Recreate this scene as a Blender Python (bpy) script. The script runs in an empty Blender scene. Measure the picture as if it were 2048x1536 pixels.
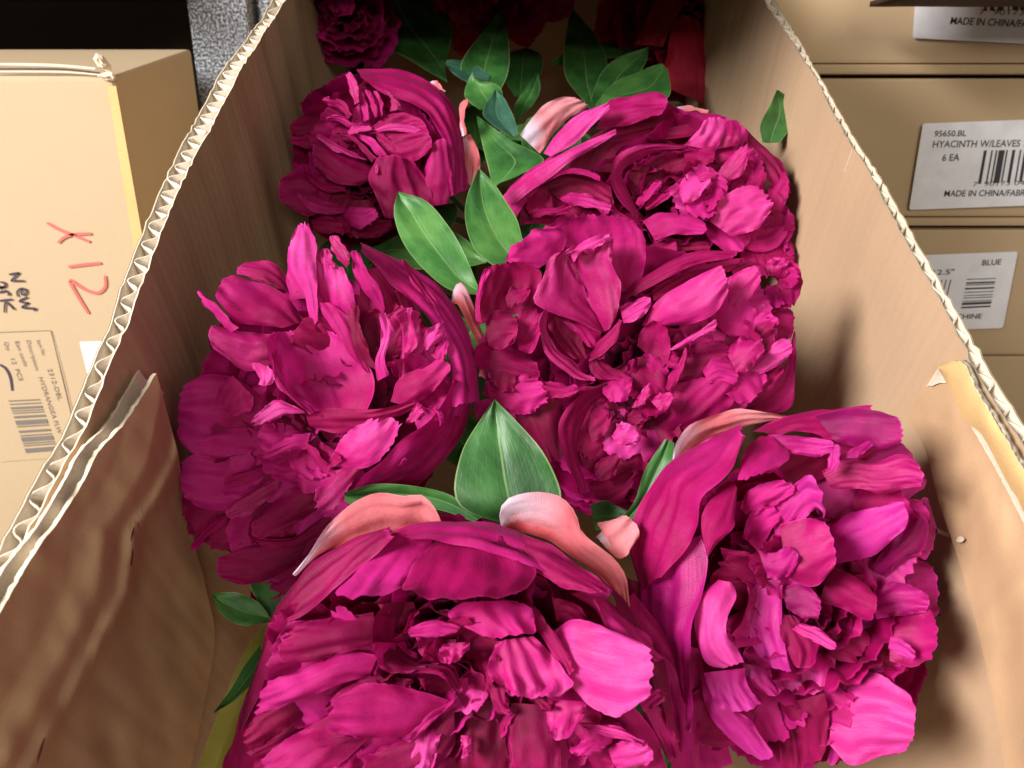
import bpy, bmesh, math, random
from mathutils import Vector, Matrix, noise
random.seed(7)
SC = bpy.context.scene
COL = SC.collection
R = math.radians
# ------------------------------------------------------------------ camera
FPX = 1500.0                      # focal length in pixels of a 2048 wide frame
CAM = Vector((0, 0, 1.20))
PITCH = R(20)
cd = bpy.data.cameras.new('camera')
cam = bpy.data.objects.new('camera', cd); COL.objects.link(cam)
cam.location = CAM; cam.rotation_euler = (R(90) - PITCH, 0, 0)
cd.sensor_width = 36; cd.lens = 36 * FPX / 2048
cd.clip_start = 0.01; cd.clip_end = 50
cd.dof.use_dof = True; cd.dof.focus_distance = 0.33; cd.dof.aperture_fstop = 20
SC.camera = cam
# ------------------------------------------------------------------ world and lamps
w = bpy.data.worlds.new('World'); SC.world = w; w.use_nodes = True
bg = w.node_tree.nodes['Background']; bg.inputs[0].default_value = (1.0, 0.93, 0.85, 1); bg.inputs[1].default_value = 0.19
CX = Vector((1, 0, 0)); CF = Vector((0, math.cos(PITCH), -math.sin(PITCH))); CU = Vector((0, math.sin(PITCH), math.cos(PITCH)))
def lamp(name, loc, target, size, energy, col):
    l = bpy.data.lights.new(name, 'AREA'); l.shape = 'RECTANGLE'; l.size = size[0]; l.size_y = size[1]; l.energy = energy; l.color = col
    o = bpy.data.objects.new(name, l); COL.objects.link(o); o.location = loc
    o.rotation_euler = (Vector(target) - Vector(loc)).to_track_quat('-Z', 'Y').to_euler()
    return o
lamp('ceiling_lamp', CAM + Vector((-1.32, -0.66, 0.77)), CAM + Vector((0, .3, -.1)), (0.72, 0.60), 84, (1.0, 0.95, 0.94))
lamp('fill_lamp', CAM + Vector((0.30, -1.9, 0.66)), CAM + Vector((0, .4, -.1)), (1.0, 0.4), 24, (1.0, 0.91, 0.80))  # added soft fill that brightens the right stack
SC.view_settings.view_transform = 'Standard'; SC.view_settings.look = 'None'
SC.view_settings.exposure = 0.0; SC.view_settings.gamma = 1; SC.view_settings.use_curve_mapping = False
SC.cycles.use_denoising = True
SC.cycles.max_bounces = 8; SC.cycles.diffuse_bounces = 5; SC.cycles.transmission_bounces = 4

# ------------------------------------------------------------------ geometry of the view
def ray(px, py):
    return CX * ((px - 1024) / FPX) + CU * ((768 - py) / FPX) + CF
def P(px, py, d):
    return CAM + ray(px, py) * d
# frame of the tilted flower carton (x right, y along its length, z out of its mouth)
BY = (CX * (-19 / FPX) + CU * (1668 / FPX) + CF).normalized()
BX = (CX - BY * CX.dot(BY)).normalized()
BZ = BX.cross(BY).normalized()
HR = 0.20                          # camera height above the rim plane
def onbox(px, py, z=0.0):          # pixel -> carton coordinates on the plane z (negative = below the rim)
    r = ray(px, py); t = (z - HR) / r.dot(BZ)
    v = r * t
    return Vector((v.dot(BX), v.dot(BY), z))
BO = CAM - BZ * HR                 # origin of the carton frame
def box2world(v):
    return BO + BX * v[0] + BY * v[1] + BZ * v[2]
def depth_at(px, py, z):
    r = ray(px, py); return (z - HR) / r.dot(BZ)
def onplane(px, py, Y, off=0.0):   # pixel -> vertical plane y = Y (off = towards the camera)
    r = ray(px, py); t = (Y - off) / r.y
    return CAM + r * t

# ------------------------------------------------------------------ materials
def nodes(name):
    m = bpy.data.materials.new(name); m.use_nodes = True
    nt = m.node_tree; b = nt.nodes['Principled BSDF']
    return m, nt, b
def mathn(nt, op, a=None, b=None, c=None):
    n = nt.nodes.new('ShaderNodeMath'); n.operation = op
    for i, v in enumerate((a, b, c)):
        if v is None: continue
        if isinstance(v, (int, float)): n.inputs[i].default_value = v
        else: nt.links.new(v, n.inputs[i])
    return n.outputs[0]
def ramp(nt, fac, stops):
    n = nt.nodes.new('ShaderNodeValToRGB'); nt.links.new(fac, n.inputs[0])
    e = n.color_ramp.elements
    while len(e) < len(stops): e.new(0.5)
    for i, (p, c) in enumerate(stops):
        e[i].position = p; e[i].color = (*c, 1)
    return n.outputs[0]
def noise_tex(nt, vec, scale, detail=4, rough=.55):
    n = nt.nodes.new('ShaderNodeTexNoise'); n.inputs['Scale'].default_value = scale
    n.inputs['Detail'].default_value = detail; n.inputs['Roughness'].default_value = rough
    if vec is not None: nt.links.new(vec, n.inputs['Vector'])
    return n.outputs['Fac']
def mapping(nt, vec, scale):
    n = nt.nodes.new('ShaderNodeMapping'); n.inputs['Scale'].default_value = scale; nt.links.new(vec, n.inputs['Vector']); return n.outputs[0]
def mixc(nt, fac, a, b, mode='MIX'):
    n = nt.nodes.new('ShaderNodeMix'); n.data_type = 'RGBA'; n.blend_type = mode
    if isinstance(fac, (int, float)): n.inputs[0].default_value = fac
    else: nt.links.new(fac, n.inputs[0])
    for i, v in ((6, a), (7, b)):
        if isinstance(v, tuple): n.inputs[i].default_value = (*v, 1)
        else: nt.links.new(v, n.inputs[i])
    return n.outputs[2]
def bump(nt, h, strength, dist=0.001, prev=None):
    n = nt.nodes.new('ShaderNodeBump'); n.inputs['Strength'].default_value = strength; n.inputs['Distance'].default_value = dist
    nt.links.new(h, n.inputs['Height'])
    if prev is not None: nt.links.new(prev, n.inputs['Normal'])
    return n.outputs[0]
def fabric(name, dark, mid, light, trans=.31, rough=.54, sheen=.25, spec=.20, rimtint=None):
    m, nt, b = nodes(name)
    tc = nt.nodes.new('ShaderNodeTexCoord'); uv = tc.outputs['UV']; ob = tc.outputs['Object']
    info = nt.nodes.new('ShaderNodeObjectInfo')
    sep = nt.nodes.new('ShaderNodeSeparateXYZ'); nt.links.new(uv, sep.inputs[0])
    n1 = noise_tex(nt, ob, 55, 3)
    n2 = noise_tex(nt, mapping(nt, uv, (1.6, 26, 1)), 2.2, 4, .6)
    f = mathn(nt, 'MULTIPLY_ADD', n1, .62, mathn(nt, 'MULTIPLY', n2, .14))
    f = mathn(nt, 'ADD', f, mathn(nt, 'MULTIPLY_ADD', info.outputs['Random'], .46, -.12))
    f = mathn(nt, 'ADD', f, mathn(nt, 'MULTIPLY_ADD', sep.outputs[0], .22, -.12))
    c = ramp(nt, f, [(.18, dark), (.48, mid), (.80, light)])
    if rimtint:  # paler tint mixed in towards one side edge and the start end
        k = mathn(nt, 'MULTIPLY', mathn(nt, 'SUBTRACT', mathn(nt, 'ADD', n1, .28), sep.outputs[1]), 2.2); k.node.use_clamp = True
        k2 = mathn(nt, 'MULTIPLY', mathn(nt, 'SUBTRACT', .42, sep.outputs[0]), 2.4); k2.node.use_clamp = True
        c = mixc(nt, mathn(nt, 'MULTIPLY', k, mathn(nt, 'MULTIPLY_ADD', k2, 1.3, .08)), c, rimtint)
    av = mathn(nt, 'ABSOLUTE', mathn(nt, 'SUBTRACT', sep.outputs[1], .5))
    fray = mathn(nt, 'MAXIMUM', mathn(nt, 'GREATER_THAN', av, .484), mathn(nt, 'GREATER_THAN', sep.outputs[0], .984))
    c = mixc(nt, mathn(nt, 'MULTIPLY', fray, .45), c, light)
    nt.links.new(c, b.inputs['Base Color'])
    b.inputs['Roughness'].default_value = rough; b.inputs['Specular IOR Level'].default_value = spec
    b.inputs['Sheen Weight'].default_value = sheen * .15; b.inputs['Sheen Roughness'].default_value = .4
    b.inputs['Sheen Tint'].default_value = (1, .62, .92, 1)
    wv = nt.nodes.new('ShaderNodeTexWave'); wv.inputs['Scale'].default_value = 26; wv.inputs['Distortion'].default_value = .6
    nt.links.new(mapping(nt, uv, (1, .0, 0)), wv.inputs['Vector'])
    wv2 = nt.nodes.new('ShaderNodeTexWave'); wv2.bands_direction = 'Y'; wv2.inputs['Scale'].default_value = 20; wv2.inputs['Distortion'].default_value = .6
    nt.links.new(mapping(nt, uv, (0, 1, 0)), wv2.inputs['Vector'])
    weave = mathn(nt, 'ADD', wv.outputs['Fac'], wv2.outputs['Fac'])
    nb = bump(nt, weave, .22, .0003)
    nb = bump(nt, n2, .22, .0010, nb)
    nb = bump(nt, noise_tex(nt, ob, 170, 3), .35, .0012, nb)
    nt.links.new(nb, b.inputs['Normal'])
    tr = nt.nodes.new('ShaderNodeBsdfTranslucent'); nt.links.new(c, tr.inputs[0]); nt.links.new(nb, tr.inputs['Normal'])
    mx = nt.nodes.new('ShaderNodeMixShader'); mx.inputs[0].default_value = trans
    nt.links.new(b.outputs[0], mx.inputs[1]); nt.links.new(tr.outputs[0], mx.inputs[2])
    nt.links.new(mx.outputs[0], nt.nodes['Material Output'].inputs['Surface'])
    return m
M = {}
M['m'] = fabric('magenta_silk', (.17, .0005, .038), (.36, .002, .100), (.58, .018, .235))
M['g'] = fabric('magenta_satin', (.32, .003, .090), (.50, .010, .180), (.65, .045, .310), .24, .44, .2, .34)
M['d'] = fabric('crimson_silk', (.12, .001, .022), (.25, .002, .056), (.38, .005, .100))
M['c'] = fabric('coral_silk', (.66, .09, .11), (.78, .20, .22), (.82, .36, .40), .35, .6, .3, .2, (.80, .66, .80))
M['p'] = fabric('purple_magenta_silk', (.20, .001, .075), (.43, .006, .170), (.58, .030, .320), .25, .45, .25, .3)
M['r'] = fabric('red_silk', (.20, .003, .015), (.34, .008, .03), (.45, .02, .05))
def leafmat(name, dark, mid, light):
    m, nt, b = nodes(name)
    tc = nt.nodes.new('ShaderNodeTexCoord'); uv = tc.outputs['UV']; ob = tc.outputs['Object']
    sep = nt.nodes.new('ShaderNodeSeparateXYZ'); nt.links.new(uv, sep.inputs[0])
    info = nt.nodes.new('ShaderNodeObjectInfo')
    n1 = noise_tex(nt, ob, 45, 4)
    f = mathn(nt, 'ADD', n1, mathn(nt, 'MULTIPLY_ADD', info.outputs['Random'], .24, -.12))
    c = ramp(nt, f, [(.30, dark), (.52, mid), (.75, light)])
    # veins: distance from the midrib, side veins slanting to the tip
    vv = mathn(nt, 'ABSOLUTE', mathn(nt, 'SUBTRACT', sep.outputs[1], .5))
    mid_line = mathn(nt, 'LESS_THAN', vv, .012)
    s = mathn(nt, 'SINE', mathn(nt, 'MULTIPLY', mathn(nt, 'SUBTRACT', sep.outputs[0], mathn(nt, 'MULTIPLY', vv, .8)), 62))
    sv = mathn(nt, 'GREATER_THAN', s, .955)
    vein = mathn(nt, 'MAXIMUM', mathn(nt, 'MULTIPLY', mid_line, .4), mathn(nt, 'MULTIPLY', sv, .05))
    edge = mathn(nt, 'GREATER_THAN', vv, .482)
    c = mixc(nt, mathn(nt, 'MAXIMUM', vein, mathn(nt, 'MULTIPLY', edge, .5)), c, (.30, .42, .16))
    pale_streak = mathn(nt, 'MULTIPLY', mathn(nt, 'GREATER_THAN', noise_tex(nt, mapping(nt, uv, (2, 9, 1)), 2.5, 6, .7), .60), .06)  # sparse paler streaks along the leaf
    c = mixc(nt, pale_streak, c, (.42, .50, .36))
    nt.links.new(c, b.inputs['Base Color'])
    b.inputs['Roughness'].default_value = .46; b.inputs['Specular IOR Level'].default_value = .5
    nb = bump(nt, s, .03, .0004); nb = bump(nt, noise_tex(nt, mapping(nt, uv, (2, 12, 1)), 2, 3), .22, .0010, nb)
    nt.links.new(nb, b.inputs['Normal'])
    tr = nt.nodes.new('ShaderNodeBsdfTranslucent'); nt.links.new(c, tr.inputs[0])
    mx = nt.nodes.new('ShaderNodeMixShader'); mx.inputs[0].default_value = .12
    nt.links.new(b.outputs[0], mx.inputs[1]); nt.links.new(tr.outputs[0], mx.inputs[2])
    nt.links.new(mx.outputs[0], nt.nodes['Material Output'].inputs['Surface'])
    return m
M['leaf'] = leafmat('green_leaf', (.016, .075, .016), (.040, .155, .032), (.09, .25, .055))
M['bluel'] = leafmat('bluish_leaf', (.020, .085, .055), (.045, .15, .10), (.10, .24, .17))
M['yel'] = leafmat('yellow_leaf', (.16, .15, .02), (.26, .24, .035), (.34, .32, .06))
def cardboard(name, base, dark, wash=None, rough=.8, blot=.5):
    m, nt, b = nodes(name)
    tc = nt.nodes.new('ShaderNodeTexCoord'); ob = tc.outputs['Object']
    n1 = noise_tex(nt, ob, 9, 5, .6); n2 = noise_tex(nt, mapping(nt, ob, (60, 60, 400)), 4, 3)
    n3 = noise_tex(nt, ob, 900, 3, .75)
    f = mathn(nt, 'ADD', mathn(nt, 'MULTIPLY', n1, blot), mathn(nt, 'ADD', mathn(nt, 'MULTIPLY', n2, .22), mathn(nt, 'MULTIPLY', n3, .55)))
    c = ramp(nt, f, [(.42, dark), (.82, base)])
    nt.links.new(c, b.inputs['Base Color']); b.inputs['Roughness'].default_value = rough; b.inputs['Specular IOR Level'].default_value = .18
    nb = bump(nt, n3, .18, .0006); nb = bump(nt, n1, .12, .004, nb)
    if wash:
        def dot(v):
            n = nt.nodes.new('ShaderNodeVectorMath'); n.operation = 'DOT_PRODUCT'; nt.links.new(ob, n.inputs[0]); n.inputs[1].default_value = tuple(v); return n.outputs['Value']
        dy, dz = dot(BY), dot(BZ)
        cb = nt.nodes.new('ShaderNodeCombineXYZ'); nt.links.new(mathn(nt, 'MULTIPLY', dy, 45), cb.inputs[0]); nt.links.new(mathn(nt, 'MULTIPLY', dz, 2.5), cb.inputs[1])
        streak = noise_tex(nt, cb.outputs[0], 1.0, 4, .6)
        c = mixc(nt, mathn(nt, 'MULTIPLY', mathn(nt, 'GREATER_THAN', n3, .63), .25), c, tuple(x * .6 for x in dark))
        c = mixc(nt, .09, c, ramp(nt, streak, [(.3, tuple(x * .72 for x in base)), (.5, base), (.72, tuple(min(1, x * 1.22) for x in base))]))
        nt.links.new(c, b.inputs['Base Color'])
        s = mathn(nt, 'SINE', mathn(nt, 'MULTIPLY', dy, wash))
        nb = bump(nt, s, .07, .0005, nb); nb = bump(nt, streak, .08, .003, nb)
    nt.links.new(nb, b.inputs['Normal'])
    return m
M['kraft_in'] = cardboard('kraft_inner', (.50, .345, .215), (.43, .29, .175), 900)
M['kraft_flap'] = cardboard('kraft_flap', (.54, .355, .205), (.46, .295, .165), 700, .8, .22)
M['kraft_out'] = cardboard('kraft_outer', (.56, .415, .25), (.48, .345, .20))
M['kraft_pale'] = cardboard('kraft_pale', (.47, .365, .235), (.41, .315, .195), None, .75, .35)
M['kraft_edge'] = cardboard('kraft_cut_edge', (.66, .58, .46), (.46, .38, .28))
M['kraft_score'] = cardboard('kraft_score', (.64, .43, .19), (.52, .34, .14))
M['tear'] = cardboard('torn_paper', (.74, .66, .52), (.55, .45, .32))
def plain(name, col, rough=.6, spec=.3):
    m, nt, b = nodes(name)
    tc = nt.nodes.new('ShaderNodeTexCoord'); n = noise_tex(nt, tc.outputs['Object'], 60, 4)
    c = ramp(nt, n, [(.3, tuple(x * .88 for x in col)), (.7, col)])
    nt.links.new(c, b.inputs['Base Color']); b.inputs['Roughness'].default_value = rough; b.inputs['Specular IOR Level'].default_value = spec
    return m
M['label'] = plain('label_paper', (.88, .88, .90), .45, .4)
M['ink'] = plain('print_ink', (.055, .052, .06), .6)
M['ink_grey'] = plain('print_grey', (.17, .15, .13), .6)
M['ink_red'] = plain('marker_red', (.66, .13, .12), .6)
M['ink_pen'] = plain('marker_black', (.055, .04, .06), .6)
M['dark'] = plain('shelf_dark', (.060, .042, .030), .8)
M['brown'] = plain('shelf_brown', (.10, .055, .035), .8)
M['stem'] = plain('stem_green', (.05, .12, .04), .6)
M['wire'] = plain('wire_brown', (.10, .03, .03), .3, .6)
M['core'] = plain('flower_core', (.12, .002, .03), .8)
def speckle():
    m, nt, b = nodes('grey_speckle')
    tc = nt.nodes.new('ShaderNodeTexCoord')
    n = noise_tex(nt, tc.outputs['Object'], 420, 3, .6)
    c = ramp(nt, n, [(.38, (.05, .055, .06)), (.50, (.17, .18, .20)), (.62, (.46, .49, .52))])
    nt.links.new(c, b.inputs['Base Color']); b.inputs['Roughness'].default_value = .95
    nt.links.new(bump(nt, n, .6, .002), b.inputs['Normal'])
    return m
M['speck'] = speckle()

# ------------------------------------------------------------------ object helpers
def tag(o, label=None, cat=None, group=None, kind=None):
    for k, v in (('label', label), ('category', cat), ('group', group), ('kind', kind)):
        if v: o[k] = v
    return o
def empty(name, loc=(0, 0, 0)):
    o = bpy.data.objects.new(name, None); COL.objects.link(o); o.location = loc; o.empty_display_size = .02
    return o
def mesh(name, verts, faces, mat, parent=None, uvs=None, smooth=True):
    me = bpy.data.meshes.new(name)
    org = WORLD(parent) if parent is not None else Vector((0, 0, 0))
    me.from_pydata([tuple(Vector(v) - org) for v in verts], [], faces)
    if uvs is not None:
        l = me.uv_layers.new(name='UVMap')
        for lp in me.loops: l.data[lp.index].uv = uvs[lp.vertex_index]
    me.materials.append(M[mat] if isinstance(mat, str) else mat)
    if smooth: me.shade_smooth()
    me.update()
    o = bpy.data.objects.new(name, me); COL.objects.link(o)
    if parent is not None: o.parent = parent
    return o
def WORLD(o):
    v = Vector((0, 0, 0))
    while o is not None: v += o.location; o = o.parent
    return v
def catmull(pts, n):
    if len(pts) == 1: return [pts[0].copy() for _ in range(n)]
    d = [0]
    for a, b in zip(pts, pts[1:]): d.append(d[-1] + max((b - a).length, 1e-9))
    out = []
    for i in range(n):
        t = d[-1] * i / (n - 1); k = 0
        while k < len(pts) - 2 and d[k + 1] < t: k += 1
        s = (t - d[k]) / (d[k + 1] - d[k])
        p1, p2 = pts[k], pts[k + 1]
        p0 = pts[k - 1] if k else p1 * 2 - p2
        p3 = pts[k + 2] if k + 2 < len(pts) else p2 * 2 - p1
        out.append(.5 * ((2 * p1) + (p2 - p0) * s + (2 * p0 - 5 * p1 + 4 * p2 - p3) * s * s + (3 * p1 - p0 - 3 * p2 + p3) * s ** 3))
    return out
def grid_faces(nu, nv):
    return [(i * nv + j, i * nv + j + 1, (i + 1) * nv + j + 1, (i + 1) * nv + j) for i in range(nu - 1) for j in range(nv - 1)]
def patch(Lp, Rp, b=.004, nu=18, nv=13, pleat=.0005, k=2.5, ruffle=.0007, tip=.16, serr=.5, crease=0.0, crumple=.0015, fold=.0020, crinkle=.00045):
    """a petal: a sheet between its two side edges, bulged, pleated, ruffled and pinked at its tip"""
    L = catmull(Lp, nu); Rr = catmull(Rp, nu); ext = 0; kk = 0
    if tip > 0:
        L4 = catmull(Lp, 41); R4 = catmull(Rp, 41)
        wmax = max((a - c).length for a, c in zip(L4, R4)); we = (L4[-1] - R4[-1]).length
        if we < .62 * wmax:           # round the tip instead of letting both edges meet in a point
            kk = next((k for k in range(40, 20, -1) if (L4[k] - R4[k]).length > .72 * wmax), 30)
            end = (L4[-1] + R4[-1]) * .5; m0 = (L4[kk] + R4[kk]) * .5
            gv = (end - m0) * .88; ext = 1
            L = catmull(L4[:kk + 1], nu); Rr = catmull(R4[:kk + 1], nu); tip = 0
    cu_ = random.uniform(-.5, 1) * .0035
    ph = random.random() * 6.28; ph2 = random.random() * 6.28; ph3 = random.random() * 50
    wid = sum((L[i] - Rr[i]).length for i in range(nu)) / nu
    g = (L[-1] + Rr[-1] - L[-3] - Rr[-3]); g = g.normalized() if g.length > 1e-7 else Vector((0, 0, 1))
    mid = (L[nu // 2] + Rr[nu // 2]) * .5
    nrm = (Rr[nu // 2] - L[nu // 2]).cross((L[-1] + Rr[-1]) - (L[0] + Rr[0]))
    toc = (CAM - mid).normalized()
    nrm = nrm.normalized() if nrm.length > 1e-9 else toc
    if nrm.dot(toc) < 0: nrm = -nrm
    nrm = (nrm * .6 + toc * .4).normalized()
    endw = (L[-1] - Rr[-1]).length
    nv = max(nv, min(34, int(wid / .0011))); nu = max(nu, 24 if crinkle else nu)
    if nu != len(L): L = catmull(L, nu); Rr = catmull(Rr, nu)
    leng = ((L[-1] + Rr[-1]) - (L[0] + Rr[0])).length * .5; fv = wid / .0042; fu = leng / .030
    vs, uv = [], []
    teeth = [random.uniform(-1, 1) for _ in range(nv)]
    for i in range(nu):
        u = i / (nu - 1)
        for j in range(nv):
            v = j / (nv - 1)
            p = L[i].lerp(Rr[i], v)
            p = p + g * (tip * endw * 4 * v * (1 - v) * max(0, (u - .5) * 2) ** 2)
            if ext:
                q_ = max(0, u - .55) / .45
                p = p + gv * ((1 - abs(2 * v - 1) ** 2.4) ** .45 * q_ ** 1.3)
            p = p + nrm * (cu_ * max(0, u - .5) ** 2 * 4 * min(1, wid / .02))
            sv = math.sin(math.pi * v)
            p = p + nrm * (b * .5 * sv ** .8 * (.35 + .65 * math.sin(math.pi * (.08 + .84 * u))))
            p = p + nrm * (pleat * math.sin(6.283 * k * v + ph + 1.3 * math.sin(3 * u + ph2)) * (.25 + .75 * u))
            rg = noise.noise(Vector((v * 4.2 + ph3, u * 1.3 + ph, ph2)))
            p = p + nrm * (fold * min(1, wid / .028) * (1 - 2.6 * abs(rg)) * (.3 + .7 * u))
            if crinkle:
                r1 = noise.noise(Vector((v * fv + ph3 + .8 * u, u * fu + ph, 3.3))); r2 = noise.noise(Vector((v * fv * 2.1 + ph3, u * fu * 1.6, ph2)))
                p = p + nrm * (crinkle * (1 - 2.5 * abs(r1)) + crinkle * .6 * r2) * (.5 + .5 * u)
            e = abs(2 * v - 1) ** 3 + u ** 5
            p = p + nrm * (ruffle * min(e, 1.3) * math.sin(9 * u + 11 * v + ph2) + ruffle * .7 * min(e, 1.3) * math.sin(23 * v + 17 * u + ph))
            if crease: p = p + nrm * (-crease * (1 - abs(2 * v - 1)) )
            q = p * 62 + Vector((ph3, 0, 0))
            p = p + nrm * (crumple * noise.noise(q)) + nrm * (crumple * .5 * noise.noise(q * 2.3))
            if i == nu - 1: p = p + g * (teeth[j] * serr * .001 * min(1, endw / .012))
            elif i == nu - 2: p = p + g * (teeth[j] * serr * .0004)
            if j in (0, nv - 1): p = p + (Rr[i] - L[i]).normalized() * (random.uniform(-.35, .35) * serr * .001 * u) if (Rr[i] - L[i]).length > 1e-6 else p
            vs.append(p); uv.append((u, v))
    return vs, grid_faces(nu, nv), uv
# ================================================================== the setting
def boxmesh(name, x0, x1, y0, y1, z0, z1, mat, parent=None, bev=.0015, seg=2):
    bm = bmesh.new()
    bmesh.ops.create_cube(bm, size=1)
    for v in bm.verts:
        v.co = Vector(((x0 + x1) / 2 + v.co.x * (x1 - x0), (y0 + y1) / 2 + v.co.y * (y1 - y0), (z0 + z1) / 2 + v.co.z * (z1 - z0)))
    if bev: bmesh.ops.bevel(bm, geom=bm.edges[:], offset=bev, segments=seg, affect='EDGES', profile=.6)
    org = WORLD(parent) if parent is not None else Vector((0, 0, 0))
    for v in bm.verts: v.co -= org
    me = bpy.data.meshes.new(name); bm.to_mesh(me); bm.free()
    me.materials.append(M[mat] if isinstance(mat, str) else mat)
    o = bpy.data.objects.new(name, me); COL.objects.link(o)
    if parent is not None: o.parent = parent
    return o
CZ = CAM.z
tag(boxmesh('wall', -1.6, 1.6, 1.15, 1.20, .2, 2.2, 'dark', bev=0), kind='structure')
tag(boxmesh('floor', -1.6, 1.6, -.6, 1.149, .55, .58, 'brown', bev=0), kind='structure')
shelf = tag(boxmesh('shelf_board', -1.2, -.36, .63, 1.14, CZ + .14, CZ + .16, 'dark', bev=.002), kind='structure')
shelf['label'] = 'dark shelf board above the cartons'

# ================================================================== flower carton
RL_in = [(800, -420), (680, -190), (572, 0), (525, 70), (476, 152), (412, 275), (362, 372), (302, 520), (240, 690), (170, 850), (120, 950), (62, 1060), (0, 1172), (-120, 1400), (-330, 1800), (-640, 2400)]
RL_out = [(775, -420), (655, -190), (546, 0), (497, 70), (440, 150), (374, 270), (326, 370), (262, 520), (205, 688), (130, 850), (78, 950), (20, 1060), (-48, 1172), (-180, 1400), (-400, 1800), (-720, 2400)]
RR_in = [(1285, -420), (1412, -190), (1528, 0), (1580, 82), (1628, 152), (1674, 244), (1733, 337), (1772, 412), (1829, 515), (1877, 597), (1928, 694), (1978, 790), (2050, 905), (2190, 1140), (2480, 1640), (2930, 2400)]
RR_out = [(1305, -420), (1432, -190), (1549, 0), (1603, 90), (1650, 172), (1698, 258), (1760, 355), (1800, 425), (1856, 524), (1905, 610), (1958, 702), (2010, 794), (2085, 910), (2230, 1140), (2530, 1640), (2990, 2400)]
carton = empty('cardboard_carton', box2world((0, .3, -.33)))
tag(carton, 'long open brown cardboard carton with torn rim, packed with magenta peonies', 'carton')
def rim(pts, n):
    c = catmull([onbox(*p) for p in pts], n)
    for p in c:
        p.x += .0010 * noise.noise(Vector((p.y * 34, pts[0][0] * .01, 1))) + .0005 * noise.noise(Vector((p.y * 120, pts[0][0] * .01, 5)))
        p.z += .0014 * noise.noise(Vector((p.y * 40, 7, pts[0][0] * .01)))
    return c
def sheet(name, cols, mat, parent, uv=True, flip=False):
    """cols: list of columns of world points"""
    nu, nv = len(cols), len(cols[0])
    vs = [p for c in cols for p in c]
    return mesh(name, vs, grid_faces(nu, nv), mat, parent, [(i / (nu - 1), j / (nv - 1)) for i in range(nu) for j in range(nv)])
def wall_side(sgn, inn, out):
    N = 300
    I = rim(inn, N); O = rim(out, N)
    rows = [0, .0012, .004, .010, .02, .035, .05, .07, .09, .115, .14, .17, .20, .24, .28, .33]
    def jag(i, s): return .0011 * noise.noise(Vector((i * .9, s, 0))) + .0007 * noise.noise(Vector((i * 2.7, s + 9, 0)))
    # inner liner with bulges and creases
    def bulge(p, z):
        b = .006 * noise.noise(Vector((p.y * 6, z * 5, 3 + sgn))) * min(1, max(0, z - .018) / .05)
        b += .0022 * noise.noise(Vector((p.y * 22, z * 4, 8 + sgn))) * min(1, max(0, z - .018) / .03)
        return b
    T = .0006
    cols_i, cols_it, cols_o = [], [], []
    for i, (a, o) in enumerate(zip(I, O)):
        d = Vector((sgn, 0, 0)); j1 = jag(i, 1 + sgn); j2 = jag(i, 5 + sgn)
        cols_i.append([box2world(Vector((a.x, a.y, -z + (j1 if z < .003 else 0))) + d * bulge(a, z)) for z in rows])
        cols_it.append([box2world(Vector((a.x, a.y, -z + (j1 if z < .003 else 0))) + d * (T + bulge(a, z))) for z in rows])
        cols_o.append([box2world(Vector((o.x, o.y, -z + (j2 if z < .003 else 0)))) for z in rows])
    # liner sheets as closed bands: inner face + top lip
    pan = mesh('side_panel', [p for c in cols_i for p in c], grid_faces(N, len(rows)), 'kraft_in', carton)
    lip = []
    for c, t in zip(cols_i, cols_it): lip.append([c[0] + BZ * .0001, t[0] + BZ * .0001, t[1], t[2]])
    l1 = sheet('liner_edge', lip, 'kraft_edge', pan)
    lip2 = []
    for c in cols_o:
        a = c[0]; dn = -BX * sgn * T
        lip2.append([a + dn - BZ * .012, a + dn, a, a - BZ * .004])
    sheet('liner_edge', lip2, 'kraft_edge', pan)
    sheet('outer_liner', [[p + BX * sgn * .0003 for p in c] for c in cols_o], 'kraft_out', pan)
    # fluting: a sinuous paper sheet between the liners
    per = 100; ns = per * 10
    If = rim(inn, ns); Of = rim(out, ns)
    top0, top1 = [], []
    cl = []
    amp = [random.uniform(.75, 1.0) for _ in range(per + 2)]
    for i in range(ns):
        ph = i / 10.0 + .12 * math.sin(i * .023 + sgn)
        s = math.sin(2 * math.pi * ph)
        s = math.copysign(abs(s) ** .8, s) * amp[int(ph)]
        t = .5 + .43 * s
        jz = .0012 * noise.noise(Vector((i * .11, 40 + sgn, 0))) - .0005
        p = If[i].lerp(Of[i], t)
        cl.append((p, jz))
    strip = []
    for i, (p, jz) in enumerate(cl):
        a = cl[max(0, i - 1)][0]; b = cl[min(ns - 1, i + 1)][0]
        tg = (b - a).normalized(); nn = Vector((tg.y, -tg.x, 0)) * .00030
        q = Vector((p.x, p.y, jz)); q2 = Vector((p.x, p.y, -.013))
        strip.append([box2world(q2 - nn), box2world(q - nn), box2world(q + nn), box2world(q2 + nn)])
    sheet('fluting', strip, 'kraft_edge', pan)
    return pan, I, O
panL, IL, OL = wall_side(-1, RL_in, RL_out)
panR, IR, OR_ = wall_side(1, RR_in, RR_out)
# bottom and far end
def quadsheet(name, a, b, c, d, mat, parent, nu=12, nv=12, amp=.002):
    cols = []
    for i in range(nu):
        u = i / (nu - 1)
        cols.append([(a.lerp(b, u)).lerp(d.lerp(c, u), j / (nv - 1)) for j in range(nv)])
    return sheet(name, cols, mat, parent)
xl, xr = -.150, .182
YE = .80
quadsheet('bottom_panel', box2world((xl, -.12, -.325)), box2world((xr, -.12, -.325)), box2world((xr, YE, -.325)), box2world((xl, YE, -.325)), 'kraft_in', carton)
quadsheet('end_panel', box2world((xl, YE, -.325)), box2world((xr, YE, -.325)), box2world((xr, YE, .0)), box2world((xl, YE, .0)), 'kraft_in', carton)

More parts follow.
